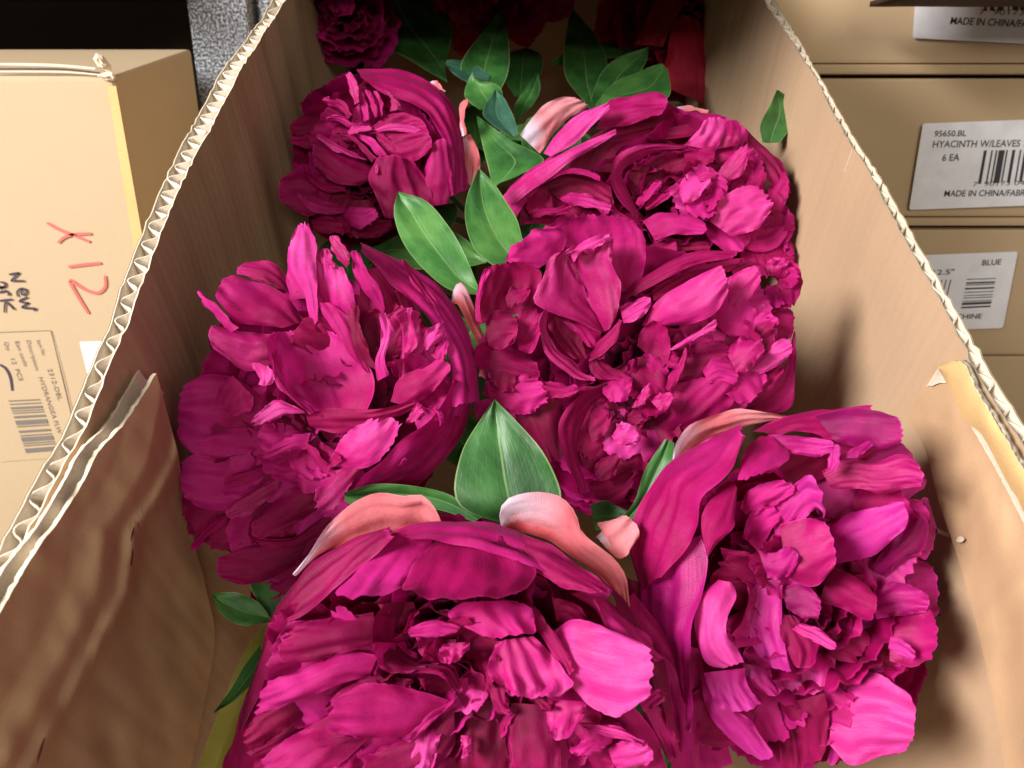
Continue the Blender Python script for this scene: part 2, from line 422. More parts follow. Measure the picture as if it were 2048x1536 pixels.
quadsheet('shade_flap', box2world((xl, .55, .001)), box2world((xr, .55, .001)), box2world((xr, YE, .001)), box2world((xl, YE, .001)), 'kraft_in', carton)  # unseen lid added to keep the far end dark
# torn inner flaps near the viewer
def flap(name, top, back, bottom, off, mat, zs, bul, seed):
    """top: rim pixels of the front ply; a folded ply lying inside the side panel.  bottom: pixels of the lower edge.
       off: distance inside the side panel at the top (box x)"""
    N = 46
    A = catmull([Vector((p[0], p[1], 0)) for p in top], N); B = catmull([Vector((p[0], p[1], 0)) for p in bottom], N)
    cols = []
    for i in range(N):
        col = []
        for j in range(16):
            v = j / 15
            px = A[i].lerp(B[i], v)
            col.append((px.x, px.y, v, i / (N - 1)))
        cols.append(col)
    return cols
def wallx(Icurve, y):
    for a, b in zip(Icurve, Icurve[1:]):
        lo, hi = (a, b) if a.y < b.y else (b, a)
        if lo.y <= y <= hi.y: return lo.x + (hi.x - lo.x) * (y - lo.y) / max(1e-9, hi.y - lo.y)
    return Icurve[-1].x if abs(Icurve[-1].y - y) < abs(Icurve[0].y - y) else Icurve[0].x
def onwall(px, py, Icurve, sgn, off):
    """pixel -> point on the side panel's inner face moved 'off' into the carton"""
    r = ray(px, py); x = (Icurve[len(Icurve) // 2].x)
    for _ in range(12):
        t = (x - sgn * off - 0.0) / r.dot(BX)
        y = r.dot(BY) * t
        x = .5 * x + .5 * wallx(Icurve, y)
    return box2world(Vector((x - sgn * off, r.dot(BY) * t, r.dot(BZ) * t + HR)))
def flap_sheet(name, top, bottom, Ic, sgn, offs, mat, thick, crease=None, edge='tear'):
    N, K = 80, 44
    A = catmull([Vector((p[0], p[1], 0)) for p in top], N); B = catmull([Vector((p[0], p[1], 0)) for p in bottom], N)
    cols, back = [], []
    for i in range(N):
        c = []
        for j in range(K):
            v = j / (K - 1); q = A[i].lerp(B[i], v)
            o = offs(i / (N - 1), v, q) + .0012 * noise.noise(Vector((q.x * .02, q.y * .012, 4 + sgn)))
            if j == 0: q = q + Vector((0, 2.2 * noise.noise(Vector((i * .8, sgn, 2))) + 1.2 * random.uniform(-1, 1), 0))
            c.append(onwall(q.x, q.y, Ic, sgn, o))
        cols.append(c)
        back.append([c[0], c[0] + BX * sgn * thick * .35 + BZ * .0004 * random.uniform(-1, 1), c[0] + BX * sgn * thick * .35 - BZ * .012])
    o = sheet(name, cols, mat, carton)
    sheet('torn_edge', back, edge, o)
    return o, cols
CRE = [(800, 380), (920, 355), (1000, 312), (1060, 268), (1180, 255), (1300, 190), (1480, 90), (1700, -30), (2000, -200)]
def offL(u, v, q):
    xc = CRE[0][1]
    for (y0, x0), (y1, x1) in zip(CRE, CRE[1:]):
        if y0 <= q.y <= y1: xc = x0 + (x1 - x0) * (q.y - y0) / (y1 - y0)
    s_ = (q.x - xc) / 15
    return .0075 + .0050 * math.exp(-s_ * s_) * (1 if s_ < 0 else .55 + .45 * math.exp(-s_)) - .004 * (1 / (1 + math.exp(-s_))) + .004 * max(0, 1 - abs(s_ + 4) / 4)
topB = [(313, 746), (286, 790), (246, 850), (196, 906), (166, 966), (112, 1050), (86, 1082), (48, 1142), (-5, 1235), (-120, 1440)]
botB = [(356, 905), (362, 940), (374, 1010), (390, 1090), (415, 1190), (430, 1280), (410, 1400), (380, 1540), (330, 1700), (240, 1900)]
fl1, flcols = flap_sheet('inner_flap', topB, botB, IL, -1, offL, 'kraft_flap', .004)
topA = [(279, 741), (250, 790), (214, 850), (160, 905), (130, 962), (70, 1060), (0, 1152), (-120, 1360)]
botA = [(300, 770), (282, 800), (246, 860), (194, 915), (162, 975), (105, 1070), (36, 1170), (-90, 1400)]
flap_sheet('torn_ply', topA, botA, IL, -1, lambda u, v, q: .0035 + .001 * v, 'kraft_edge', .003)
# right inner flap
topR = [(1872, 730), (1925, 722), (1950, 772), (1986, 832), (2030, 905), (2075, 985), (2150, 1120), (2230, 1260)]
botR = [(1812, 832), (1850, 900), (1880, 1010), (1920, 1130), (1960, 1280), (1990, 1420), (2020, 1600), (2050, 1750)]
def offR(u, v, q): return .0045 + .0045 * math.exp(-((v - .5) / .2) ** 2) * u
fl2, _ = flap_sheet('inner_flap', topR, botR, IR, 1, offR, 'kraft_flap', .0045)
topS = [(1874, 732), (1924, 724), (1950, 776), (1986, 836), (2030, 910), (2074, 990), (2150, 1125)]
botS = [(1878, 738), (1905, 790), (1935, 845), (1965, 872), (2012, 960), (2056, 1040), (2132, 1170)]
flap_sheet('score_band', topS, botS, IR, 1, lambda u, v, q: .0056 + .001 * math.sin(3.1 * v), 'kraft_score', .002)
topS = [(150, 1000), (112, 1052), (86, 1084), (48, 1144), (-5, 1238), (-80, 1380)]
botS = [(165, 1020), (136, 1078), (112, 1120), (72, 1190), (22, 1280), (-50, 1420)]
# staple tears in the left flap
def slit(px, py, w, h, Ic, sgn, off, mat, parent, tilt=0):
    vs = []
    for a in range(10):
        t = a / 10 * 2 * math.pi
        dx = w * math.cos(t) * random.uniform(.7, 1.1); dy = h * math.sin(t) * random.uniform(.8, 1.1)
        vs.append(onwall(px + dx + tilt * dy, py + dy, Ic, sgn, off))
    return mesh('tear', vs, [tuple(range(10))], mat, parent)

# ================================================================== cartons behind
def stroke(name, pts, wpx, Y, mat, parent, off=.0012, n=26):
    c = catmull([Vector((p[0], p[1], 0)) for p in pts], n)
    vs, fs = [], []
    for i, p in enumerate(c):
        t = (c[min(i + 1, n - 1)] - c[max(i - 1, 0)]).normalized()
        q = Vector((-t.y, t.x, 0)) * (wpx / 2) * (.75 + .25 * math.sin(3.14 * (i + 2) / (n + 3)) + .1 * noise.noise(Vector((i * .7, pts[0][0], 0))))
        vs += [onplane(*(p + q).xy, Y, off), onplane(*(p - q).xy, Y, off)]
    fs = [(2 * i, 2 * i + 1, 2 * i + 3, 2 * i + 2) for i in range(n - 1)]
    return mesh(name, vs, fs, mat, parent)
def quadpx(name, pts, Y, mat, parent, off, rnd=0):
    c = [Vector((p[0], p[1], 0)) for p in pts]
    out = []
    if rnd:
        for i in range(4):
            a, b, d = c[i - 1], c[i], c[(i + 1) % 4]
            p = b + (a - b).normalized() * rnd; q = b + (d - b).normalized() * rnd
            for k in range(5):
                s = k / 4; out.append(p * (1 - s) ** 2 + b * 2 * s * (1 - s) + q * s * s)
    else: out = c
    vs = [onplane(p.x, p.y, Y, off) for p in out]
    return mesh(name, vs, [tuple(range(len(vs)))], mat, parent, smooth=False)
def text(body, p0, p1, hpx, Y, mat, parent, off, bold=.0):
    cu = bpy.data.curves.new('lettering', 'FONT'); cu.body = body; cu.size = 1; cu.offset = bold; cu.resolution_u = 4
    ob = bpy.data.objects.new('tmp', cu); COL.objects.link(ob)
    dg = bpy.context.evaluated_depsgraph_get(); me = bpy.data.meshes.new_from_object(ob.evaluated_get(dg))
    bpy.data.objects.remove(ob)
    A = onplane(*p0, Y, off); B = onplane(*p1, Y, off)
    ex = (B - A); L = ex.length; ex.normalize(); n = Vector((0, -1, 0)); ey = n.cross(ex)
    xs = [v.co.x for v in me.vertices]; x0, x1 = min(xs), max(xs)
    hs = hpx * (A - CAM).dot(CF) / FPX / .70
    vs = [A + ex * ((v.co.x - x0) / (x1 - x0) * L) + ey * (v.co.y * hs) for v in me.vertices]
    fs = [tuple(p.vertices) for p in me.polygons]
    return mesh('lettering', vs, fs, mat, parent, smooth=False)
def barcode(corners, nb, along, Y, mat, parent, off, seed):
    """corners: 4 pixels (tl, tr, br, bl); bars repeat along x (along=0) or y (along=1)"""
    rr = random.Random(seed); c = [Vector((p[0], p[1], 0)) for p in corners]
    pos, vs, fs = 0.0, [], []
    spans = []
    while pos < 1:
        w_ = rr.choice((1, 1, 1, 2, 2, 3, 4)) / (nb * 3.6); g = rr.choice((1, 1, 2, 2, 3)) / (nb * 3.6)
        spans.append((pos, min(1, pos + w_))); pos += w_ + g
    def at(u, v): return c[0].lerp(c[1], u).lerp(c[3].lerp(c[2], u), v)
    for a, b in spans:
        q = [at(a, 0), at(b, 0), at(b, 1), at(a, 1)] if along == 0 else [at(0, a), at(1, a), at(1, b), at(0, b)]
        k = len(vs); vs += [onplane(p.x, p.y, Y, off) for p in q]; fs.append((k, k + 1, k + 2, k + 3))
    return tag(mesh('barcode', vs, fs, mat, parent, smooth=False), kind='stuff')

# ---- stack on the right: front faces on the plane y = YR
YR = .75
def zat(px, py, Y): return onplane(px, py, Y).z
def stacked(name, ytop, ybot, x1, label, flapline, yoff=0.0, xoff=.0):
    z1 = zat(1900, ytop, YR); z0 = zat(1900, ybot, YR)
    x0 = .215 + xoff
    e = empty(name, ((x0 + x1) / 2, YR + .15 + yoff, z0)); tag(e, label, 'carton', 'stacked flat cartons on the right')
    if flapline:
        zf = zat(1900, flapline, YR)
        boxmesh('body', x0, x1, YR + yoff, YR + .33, zf, z1, 'kraft_out', e, .003)
        # lower lid rim, a turned-up flap a little proud of the body
        boxmesh('lid_rim', x0, x1, YR + yoff - .0025, YR + .33, z0, zf - .0006, 'kraft_out', e, .0025)
    else:
        boxmesh('body', x0, x1, YR + yoff, YR + .33, z0, z1, 'kraft_out', e, .003)
    return e
c1 = stacked('stacked_carton', -190, 149, .75, 'topmost brown carton of the right stack, label cut off by the frame', 127)
c2 = stacked('stacked_carton', 156, 452, .75, 'brown carton with HYACINTH label second from top of right stack', 434, .002, .004)
c3 = stacked('stacked_carton', 459, 711, .75, 'brown carton labelled BLUE, third from top of right stack', None, .001, -.002)
c4 = stacked('stacked_carton', 714, 1000, .75, 'unlabelled brown carton at the bottom of the right stack', None, .003, .006)
OFF = .0034
lab = quadpx('label', [(1836, -70), (2130, -62), (2130, 92), (1825, 76)], YR, 'label', c1, OFF, 6)
text('MADE IN CHINA/FABRIQUE EN', (1900, 48), (2140, 58), 13, YR, 'ink', lab, OFF + .0004, .012)
barcode([(1968, -40), (2120, -36), (2120, 18), (1968, 22)], 14, 0, YR, 'ink', lab, OFF + .0004, 5)
text('7  90173 041', (1958, 29), (2090, 31), 10, YR, 'ink_grey', lab, OFF + .0004)
lab = quadpx('label', [(1846, 247), (2140, 236), (2140, 408), (1818, 420)], YR, 'label', c2, OFF, 6)
text('95650.BL', (1868, 273), (1932, 272), 11, YR, 'ink', lab, OFF + .0004, .012)
text('HYACINTH W/LEAVES 1', (1865, 295), (2050, 293), 13, YR, 'ink', lab, OFF + .0004, .010)
text('6 EA', (1884, 322), (1918, 321), 13, YR, 'ink', lab, OFF + .0004, .012)
barcode([(1968, 301), (2130, 298), (2120, 360), (1956, 368)], 15, 0, YR, 'ink', lab, OFF + .0004, 9)
text('7  90173 04123', (1945, 373), (2080, 369), 9, YR, 'ink_grey', lab, OFF + .0004)
text('MADE IN CHINA/FABRIQUE', (1888, 393), (2086, 391), 12, YR, 'ink', lab, OFF + .0004, .012)
lab = quadpx('label', [(1800, 512), (2036, 503), (2006, 656), (1770, 664)], YR, 'label', c3, OFF, 6)
text('BLUE', (1964, 531), (2002, 529), 11, YR, 'ink', lab, OFF + .0004, .012)
text('12.5"', (1866, 550), (1908, 548), 10, YR, 'ink', lab, OFF + .0004, .012)
barcode([(1850, 562), (1908, 559), (1898, 598), (1840, 602)], 7, 0, YR, 'ink_grey', lab, OFF + .0004, 2)
barcode([(1934, 558), (1992, 556), (1981, 614), (1922, 617)], 10, 1, YR, 'ink', lab, OFF + .0004, 3)
text('FABRIQUE EN CHINE', (1800, 640), (1963, 637), 10, YR, 'ink', lab, OFF + .0004, .012)

# overhanging flap above, at the top right edge of the picture
ov = empty('overhanging_carton', CAM + Vector((.45, .5, .10)))
tag(ov, 'dark torn underside of a carton jutting out above the right stack', 'carton')
vs = []
NX, NY = 40, 6
OVX0, OVX1, OVY0, OVY1 = .30, .80, .62, .700
for i in range(NX):
    x = OVX0 + (OVX1 - OVX0) * i / (NX - 1)
    for j in range(NY):
        y = OVY0 + (OVY1 - OVY0) * j / (NY - 1)
        yy = y + (.006 * noise.noise(Vector((i * .6, 3, 0))) if j == NY - 1 else 0)
        vs.append(CAM + Vector((x, yy, .0862)))
ovp = mesh('bottom_flap', vs, grid_faces(NX, NY), 'brown', ov)  # dark brown carries the shade of a face turned down
sm = ovp.modifiers.new('thick', 'SOLIDIFY'); sm.thickness = .004; sm.offset = 1
boxmesh('body', OVX0, OVX1, OVY0 + .01, OVY1 - .02, CZ + .0905, CZ + .30, 'kraft_out', ov, .003)

# unseen plank, added and sized to shade the flower carton's far end
tag(boxmesh('shade_plank', -.16, .16, .35, .56, CZ + .135, CZ + .150, 'brown', bev=.002), kind='structure')
# ---- carton on the left
YL = .60
cl = empty('marked_carton', onplane(100, 900, YL) + Vector((0, .08, 0)))
tag(cl, 'pale cardboard carton marked X12 in red, on its side at the left', 'carton')
c0 = onplane(226, 152, YL)
ZT = c0.z; XR = c0.x
ZB = onplane(380, 98, YL + .155).z            # the popped-up lid rises towards the back
bb = boxmesh('body', XR - .50, XR, YL, YL + .155, ZT - .55, ZT, 'kraft_pale', cl, .004, 3)
for v in bb.data.vertices:
    wz = v.co.z + WORLD(cl).z; wy = v.co.y + WORLD(cl).y
    if wz > ZT - .1: v.co.z += (ZB - ZT) * max(0, (wy - YL) / .155)
# score along the vertical corner, open top seam and the crushed corner
quadpx('score_band', [(214, 172), (232, 172), (300, 560), (278, 560)], YL, 'kraft_score', cl, .0006)
for k, (pts, wd, mt) in enumerate([([(-20, 128), (60, 129), (120, 131), (190, 137)], 5, 'tear'), ([(-20, 138), (60, 138), (130, 139), (200, 146)], 4, 'dark'), ([(-20, 143), (60, 143), (130, 144), (205, 150)], 3, 'tear')]):
    stroke('top_seam', pts, wd, YL, mt, cl, .0008 + .0004 * k, 40)
def crumple(pts, mat, parent, amp=.004, off=.002):
    c = [Vector((p[0], p[1], 0)) for p in pts]; n = len(c)
    cen = sum(c, Vector((0, 0, 0))) / n
    vs = [onplane(cen.x, cen.y, YL, off + amp)]
    fs = []
    for ringk, (s, o) in enumerate(((.35, .8), (.7, .7), (1, 0))):
        for i, p in enumerate(c):
            q = cen.lerp(p, s); vs.append(onplane(q.x, q.y, YL, off + amp * o * random.uniform(.1, 1.4)))
    for i in range(n): fs.append((0, 1 + i, 1 + (i + 1) % n))
    for k in range(2):
        for i in range(n):
            a = 1 + k * n + i; b = 1 + k * n + (i + 1) % n; fs.append((a, b, b + n, a + n))
    return mesh('crushed_corner', vs, fs, mat, parent, smooth=False)
crumple([(186, 118), (192, 106), (204, 110), (214, 120), (222, 130), (224, 146), (214, 144), (206, 138), (196, 134)], 'tear', cl, .006)
crumple([(200, 148), (212, 144), (226, 146), (233, 156), (228, 162), (214, 162), (204, 158), (194, 152)], 'tear', cl, .005)
def c2p(x, y, s=3.413, ox=0, oy=400): return (ox + x / s, oy + y / s)
red = [[(320, 155), (400, 200), (490, 235), (612, 286)], [(395, 292), (440, 255), (500, 236), (622, 229)], [(465, 456), (580, 441), (688, 430)],
       [(715, 515), (718, 590), (672, 634), (600, 620), (530, 582), (474, 548), (520, 640), (604, 776)]]
mk = None
for s_ in red: stroke('marker_writing', [c2p(*p) for p in s_], 6.2, YL, 'ink_red', cl)
pen = [[(60, 508), (132, 496)], [(132, 496), (100, 525), (74, 552)], [(74, 552), (166, 552)], [(148, 606), (150, 645), (178, 640), (176, 612), (140, 606), (116, 628), (122, 660)],
       [(188, 662), (134, 688), (165, 700), (196, 702)], [(196, 702), (150, 732), (200, 738), (244, 742), (228, 756)],
       [(0, 560), (30, 566), (34, 590), (4, 596), (-20, 580)], [(34, 588), (-10, 606)], [(-14, 632), (48, 618)], [(40, 622), (62, 640), (52, 652)], [(-10, 688), (84, 678)], [(98, 748), (40, 700), (28, 768)]]
for s_ in pen: stroke('pen_writing', [c2p(*p) for p in s_], 4.2, YL, 'ink_pen', cl)
stroke('pen_writing', [c2p(*p) for p in [(0, 1125), (40, 1152), (70, 1212), (84, 1302)]], 5.5, YL, 'ink_pen', cl)
pl = quadpx('label', [(-60, 667), (101, 661), (162, 912), (0, 924)], YL, 'kraft_pale', cl, .0007)
stroke('label_outline', [(-60, 667), (20, 664), (101, 661)], 1.3, YL, 'ink_grey', pl, .0012)
stroke('label_outline', [(101, 661), (130, 770), (162, 912)], 1.3, YL, 'ink_grey', pl, .0012)
for b_, p0, p1, h_ in [('Item No.', (72, 681), (85, 712), 8), ('2312-DBL', (94, 738), (116, 801), 9), ('Description:', (52, 681), (71, 742), 8), ('HYDRANGEA FLW', (76, 755), (115, 868), 9),
                       ('Ean code', (29, 683), (48, 733), 8), ('Qty', (7, 684), (13, 702), 8), ('12  PCS', (20, 718), (38, 762), 9)]:
    text(b_, p0, p1, h_, YL, 'ink_grey', pl, .0013)
barcode([(16, 801), (79, 798), (115, 901), (52, 906)], 13, 1, YL, 'ink_grey', pl, .0013, 4)
quadpx('white_sticker', [(159, 684), (240, 682), (240, 765), (178, 760)], YL, 'label', cl, .0010, 3)

# ---- grey speckled boards behind it
for (a, b, Yg, lb) in (((371, 0), (492, 0), .80, 'speckled grey felt board standing behind the marked carton'), ((511, 0), (640, 0), .815, 'second speckled grey board, half hidden by the flower carton rim')):
    xa = onplane(*a, Yg).x; xb = onplane(*b, Yg).x
    g = boxmesh('speckled_board', xa, xb, Yg, Yg + .05, CZ - .35, CZ + .16, 'speck', None, .004)
    tag(g, lb, 'board', 'speckled grey boards')
# ================================================================== peonies
FL = {}
class Flower:
    def __init__(s, key, cx, cy, zc, ox, oy, sc, label):
        """cx, cy: centre pixel; zc: its height relative to the rim plane; ox, oy, sc: tracing window"""
        s.D = depth_at(cx, cy, zc); s.c = P(cx, cy, s.D); s.cx, s.cy = cx, cy
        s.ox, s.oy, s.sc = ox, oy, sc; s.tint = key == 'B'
        s.e = empty('peony', s.c + ray(cx, cy).normalized() * .06)
        tag(s.e, label, 'artificial flower', 'magenta silk peonies in the carton'); FL[key] = s
    def pt(s, x, y, z):
        return P(s.ox + x / s.sc, s.oy + y / s.sc, s.D - z / 1000)
    def edge(s, flat, z):
        n = len(flat) // 2
        zs = list(z) if isinstance(z, (tuple, list)) else [z]
        out = []
        for i in range(n):
            t = i / max(1, n - 1) * (len(zs) - 1); k = min(int(t), len(zs) - 2) if len(zs) > 1 else 0
            zz = zs[0] if len(zs) == 1 else zs[k] + (zs[k + 1] - zs[k]) * (t - k)
            out.append(s.pt(flat[2 * i], flat[2 * i + 1], zz))
        return out
    def h(s, L, Rr, zL, zR, b=4, mat='m', name=None, **kw):
        vs, fs, uv = patch(s.edge(L, zL), s.edge(Rr, zR), b / 1000, **kw)
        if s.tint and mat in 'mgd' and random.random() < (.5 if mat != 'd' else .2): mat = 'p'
        return mesh(name or ('outer_petal' if mat == 'c' else 'petal'), vs, fs, mat, s.e, uv)
    def fan(s, cx, cy, a0, a1, n, r0, r1, wd, z0, z1, mat='m', curl=.25, **kw):
        """loose strap petals spreading from one spot; angles in degrees, 0 = right, 90 = up"""
        n = max(4, int(n * .55)); wd *= 1.5
        for i in range(n):
            a = R(a0 + (a1 - a0) * (i + random.uniform(.1, .9)) / n)
            ra = r0 * random.uniform(.5, 1.5); rb = r1 * random.uniform(.72, 1.12)
            bend = random.uniform(-curl, curl); ww = wd * random.uniform(.65, 1.35)
            tw = random.uniform(-4, 4); zz0 = z0 + random.uniform(-3, 3); zz1 = z1 + random.uniform(-4, 4)
            L, Rr = [], []
            for k in range(5):
                t = k / 4; r = ra + (rb - ra) * t; aa = a + bend * t * t
                x = cx + r * math.cos(aa); y = cy - r * math.sin(aa)
                hw = ww * .62 * (.35 + 1.0 * math.sin(math.pi * min(1, .12 + .60 * t)))
                nx, ny = math.sin(aa), math.cos(aa)
                z = zz0 + (zz1 - zz0) * t
                L.append(s.pt(x + nx * hw, y + ny * hw, z + tw * t)); Rr.append(s.pt(x - nx * hw, y - ny * hw, z - tw * t))
            vs, fs, uv = patch(L, Rr, random.uniform(-3, 4) / 1000, nu=11, nv=9, ruffle=.0009, pleat=.0008, k=2.2, crumple=.0010, fold=.0010, serr=1.1, **kw)
            mesh('petal', vs, fs, mat if random.random() < .75 else random.choice('mgd'), s.e, uv)
    def fill(s, Rpx, tx=0, ty=0, n=34, sink=12, ex=1.0, ey=1.0, mats='mmd', dxy=(0, 0), bmul=1.0):
        """whorls of cupped petals deeper in the head, behind the traced ones"""
        rm = Rpx * s.D / FPX
        toc = (CAM - s.c).normalized(); X = CX; Yv = toc.cross(X).normalized(); X = Yv.cross(toc).normalized()
        ax = (toc + X * tx + Yv * ty).normalized()
        cen = s.c - toc * (sink / 1000) + X * dxy[0] * s.D / FPX - Yv * dxy[1] * s.D / FPX
        base = cen - ax * rm * .75
        # receptacle
        for i in range(n):
            f = (i + .5) / n; th = R(14 + 78 * f ** .75); az = i * 2.39996 + random.uniform(-.25, .25)
            d = (X * math.cos(az) * ex + Yv * math.sin(az) * ey)
            d = (d - ax * d.dot(ax)); rad = d.length; d.normalize()
            side = ax.cross(d).normalized()
            tipd = rm * rad * (.16 + .84 * f) * random.uniform(.88, 1.05)
            tip = cen + d * tipd + ax * rm * (.18 - .50 * f * f) * random.uniform(.7, 1.2)
            ctrl = base.lerp(tip, .5) + d * rm * .32 * f - ax * rm * .08
            ww = rm * (.16 + .30 * f) * random.uniform(.75, 1.2)
            L, Rr = [], []
            for k in range(6):
                t = k / 5
                p = base * (1 - t) ** 2 + ctrl * 2 * t * (1 - t) + tip * t * t
                hw = ww * (.22 + .95 * math.sin(math.pi * min(1, .06 + .62 * t)) ** .8) * 1.0
                cup = -d * hw * .35 * (1 if f > .3 else .6) + ax * 0
                L.append(p + side * hw + cup); Rr.append(p - side * hw + cup)
            vs, fs, uv = patch(L, Rr, .003, nu=13, nv=11, ruffle=.0018, pleat=.0012, k=2.5, crumple=.0016, serr=1.2)
            mesh('petal', vs, fs, random.choice(mats), s.e, uv)
    def stem(s, to):
        """wire stem from the back of the head towards the carton's far end"""
        a = s.e.location.copy(); b = to; vs, fs = [], []
        n = 10
        for i in range(n):
            t = i / (n - 1); p = a.lerp(b, t) - BZ * (.03 * math.sin(math.pi * t))
            for k in range(6):
                an = k * math.pi / 3; vs.append(p + (BX * math.cos(an) + BZ * math.sin(an)) * .0028)
        fs = [(i * 6 + k, i * 6 + (k + 1) % 6, (i + 1) * 6 + (k + 1) % 6, (i + 1) * 6 + k) for i in range(n - 1) for k in range(6)]
        mesh('stem', vs, fs, 'stem', s.e)
def leaf(fk, L, Rr, zL, zR, mat='leaf', b=1.5, crease=2.5, D=None):
    """pixel outlines (full picture), heights below the carton rim in mm at base and tip"""
    s = FL[fk]
    def ed(f, z):
        n = len(f) // 2; zs = list(z) if isinstance(z, (tuple, list)) else [z, z]
        out = []
        for i in range(n):
            t = i / (n - 1) * (len(zs) - 1); k = min(int(t), len(zs) - 2)
            zz = zs[k] + (zs[k + 1] - zs[k]) * (t - k)
            out.append(P(f[2 * i], f[2 * i + 1], depth_at(f[2 * i], f[2 * i + 1], zz / 1000)))
        return out
    vs, fs, uv = patch(ed(L, zL), ed(Rr, zR), b / 1000, nu=20, nv=13, pleat=.0002, ruffle=.0003, tip=.0, serr=.05, crease=crease / 1000, crumple=.0005, fold=.0003, crinkle=0)
    return mesh('leaf', vs, fs, mat, s.e, uv)

# ------------------------------------------------------------------ A: nearest, bottom centre
A = Flower('A', 890, 1330, -.045, 400, 960, 2.133, 'largest peony at the bottom centre, coral outer petals hooding its top')
A.fill(400, 0, -.2, 44, 14, 1.02, .95, 'mmmd')
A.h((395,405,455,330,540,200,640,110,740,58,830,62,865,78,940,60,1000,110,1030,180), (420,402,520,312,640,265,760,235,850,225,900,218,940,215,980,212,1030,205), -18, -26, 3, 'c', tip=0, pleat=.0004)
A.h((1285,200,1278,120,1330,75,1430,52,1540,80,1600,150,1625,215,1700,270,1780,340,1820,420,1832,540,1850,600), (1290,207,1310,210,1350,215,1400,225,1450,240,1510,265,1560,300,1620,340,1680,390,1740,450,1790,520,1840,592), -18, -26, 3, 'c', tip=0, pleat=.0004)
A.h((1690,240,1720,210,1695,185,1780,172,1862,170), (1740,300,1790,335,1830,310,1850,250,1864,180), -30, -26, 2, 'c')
A.h((150,1070,200,940,255,770,300,610,390,450,520,320,680,250,830,215), (190,1070,260,900,330,730,375,610,450,580,580,480,700,360,830,245), -24, (-6,6), 4, 'm', tip=0)
A.h((100,1330,120,1180,160,1050,230,860), (240,1330,260,1180,300,1010,330,800), -22, -6, 5, 'm')
A.h((835,225,740,320,640,410,575,485), (992,255,930,350,880,430,860,470), (-6,14), (-4,15), 3, 'm', tip=.22)
A.h((1000,250,920,350,872,440,868,478), (1310,250,1400,330,1432,410,1345,502), (-4,18), (-4,16), 5, 'm', tip=.16)
A.h((815,240,880,195,1050,178,1250,190,1400,240,1560,320,1760,470), (900,256,1000,258,1150,282,1330,342,1480,402,1600,470,1745,480), -13, (4,9), 3, 'm', tip=0)
A.h((1380,240,1500,285,1640,380,1752,470), (1368,345,1420,385,1530,450,1640,482), (-6,10), (0,14), 3, 'm')
A.h((1690,480,1800,560,1880,660,1965,772), (1680,510,1720,610,1820,690,1940,778), -8, 5, 3, 'm', tip=0)
A.h((1700,420,1800,500,1870,620,1960,760,2000,960,2040,1120), (1780,560,1820,640,1880,720,1930,820,1960,960,2000,1120), -16, -4, 4, 'm', tip=0)
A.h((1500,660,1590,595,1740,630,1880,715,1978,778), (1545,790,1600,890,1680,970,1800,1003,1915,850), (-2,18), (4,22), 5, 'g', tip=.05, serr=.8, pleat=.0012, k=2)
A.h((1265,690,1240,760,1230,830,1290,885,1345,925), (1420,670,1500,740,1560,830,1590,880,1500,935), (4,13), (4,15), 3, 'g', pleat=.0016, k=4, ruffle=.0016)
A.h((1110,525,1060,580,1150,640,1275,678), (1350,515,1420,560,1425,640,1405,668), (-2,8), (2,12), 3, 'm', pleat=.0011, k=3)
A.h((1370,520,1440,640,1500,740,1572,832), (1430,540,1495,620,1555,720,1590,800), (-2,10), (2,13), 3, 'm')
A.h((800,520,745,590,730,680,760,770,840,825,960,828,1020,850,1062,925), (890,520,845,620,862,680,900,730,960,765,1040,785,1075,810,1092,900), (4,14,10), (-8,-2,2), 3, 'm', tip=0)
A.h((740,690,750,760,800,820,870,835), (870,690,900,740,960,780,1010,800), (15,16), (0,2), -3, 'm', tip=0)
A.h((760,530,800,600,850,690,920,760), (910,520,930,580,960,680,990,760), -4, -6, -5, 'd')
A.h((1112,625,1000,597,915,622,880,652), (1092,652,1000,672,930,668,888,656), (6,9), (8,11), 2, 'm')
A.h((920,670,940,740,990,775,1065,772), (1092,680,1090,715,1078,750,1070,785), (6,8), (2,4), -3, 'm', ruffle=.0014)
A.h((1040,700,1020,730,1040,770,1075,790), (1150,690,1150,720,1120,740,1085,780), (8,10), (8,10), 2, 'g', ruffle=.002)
A.h((1500,900,1600,1000,1700,1130,1780,1260), (1760,900,1880,1000,1960,1120,2000,1260), -10, -4, 6, 'm', tip=.1)
A.h((1350,1000,1420,1080,1500,1180,1560,1300), (1560,960,1660,1060,1740,1160,1800,1300), -6, 0, 6, 'm', tip=.1)
A.h((1820,640,1900,800,1960,960,2010,1130), (1960,720,2040,860,2090,1000,2110,1150), -26, -14, 4, 'm', tip=0)
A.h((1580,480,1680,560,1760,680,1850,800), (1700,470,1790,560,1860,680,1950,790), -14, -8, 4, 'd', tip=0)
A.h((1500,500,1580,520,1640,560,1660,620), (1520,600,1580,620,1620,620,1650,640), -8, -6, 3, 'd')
A.h((1850,480,1970,640,2070,820,2110,1000,2130,1230), (1760,560,1880,760,1950,920,1990,1060,2000,1240), -24, -20, 4, 'm', tip=0)
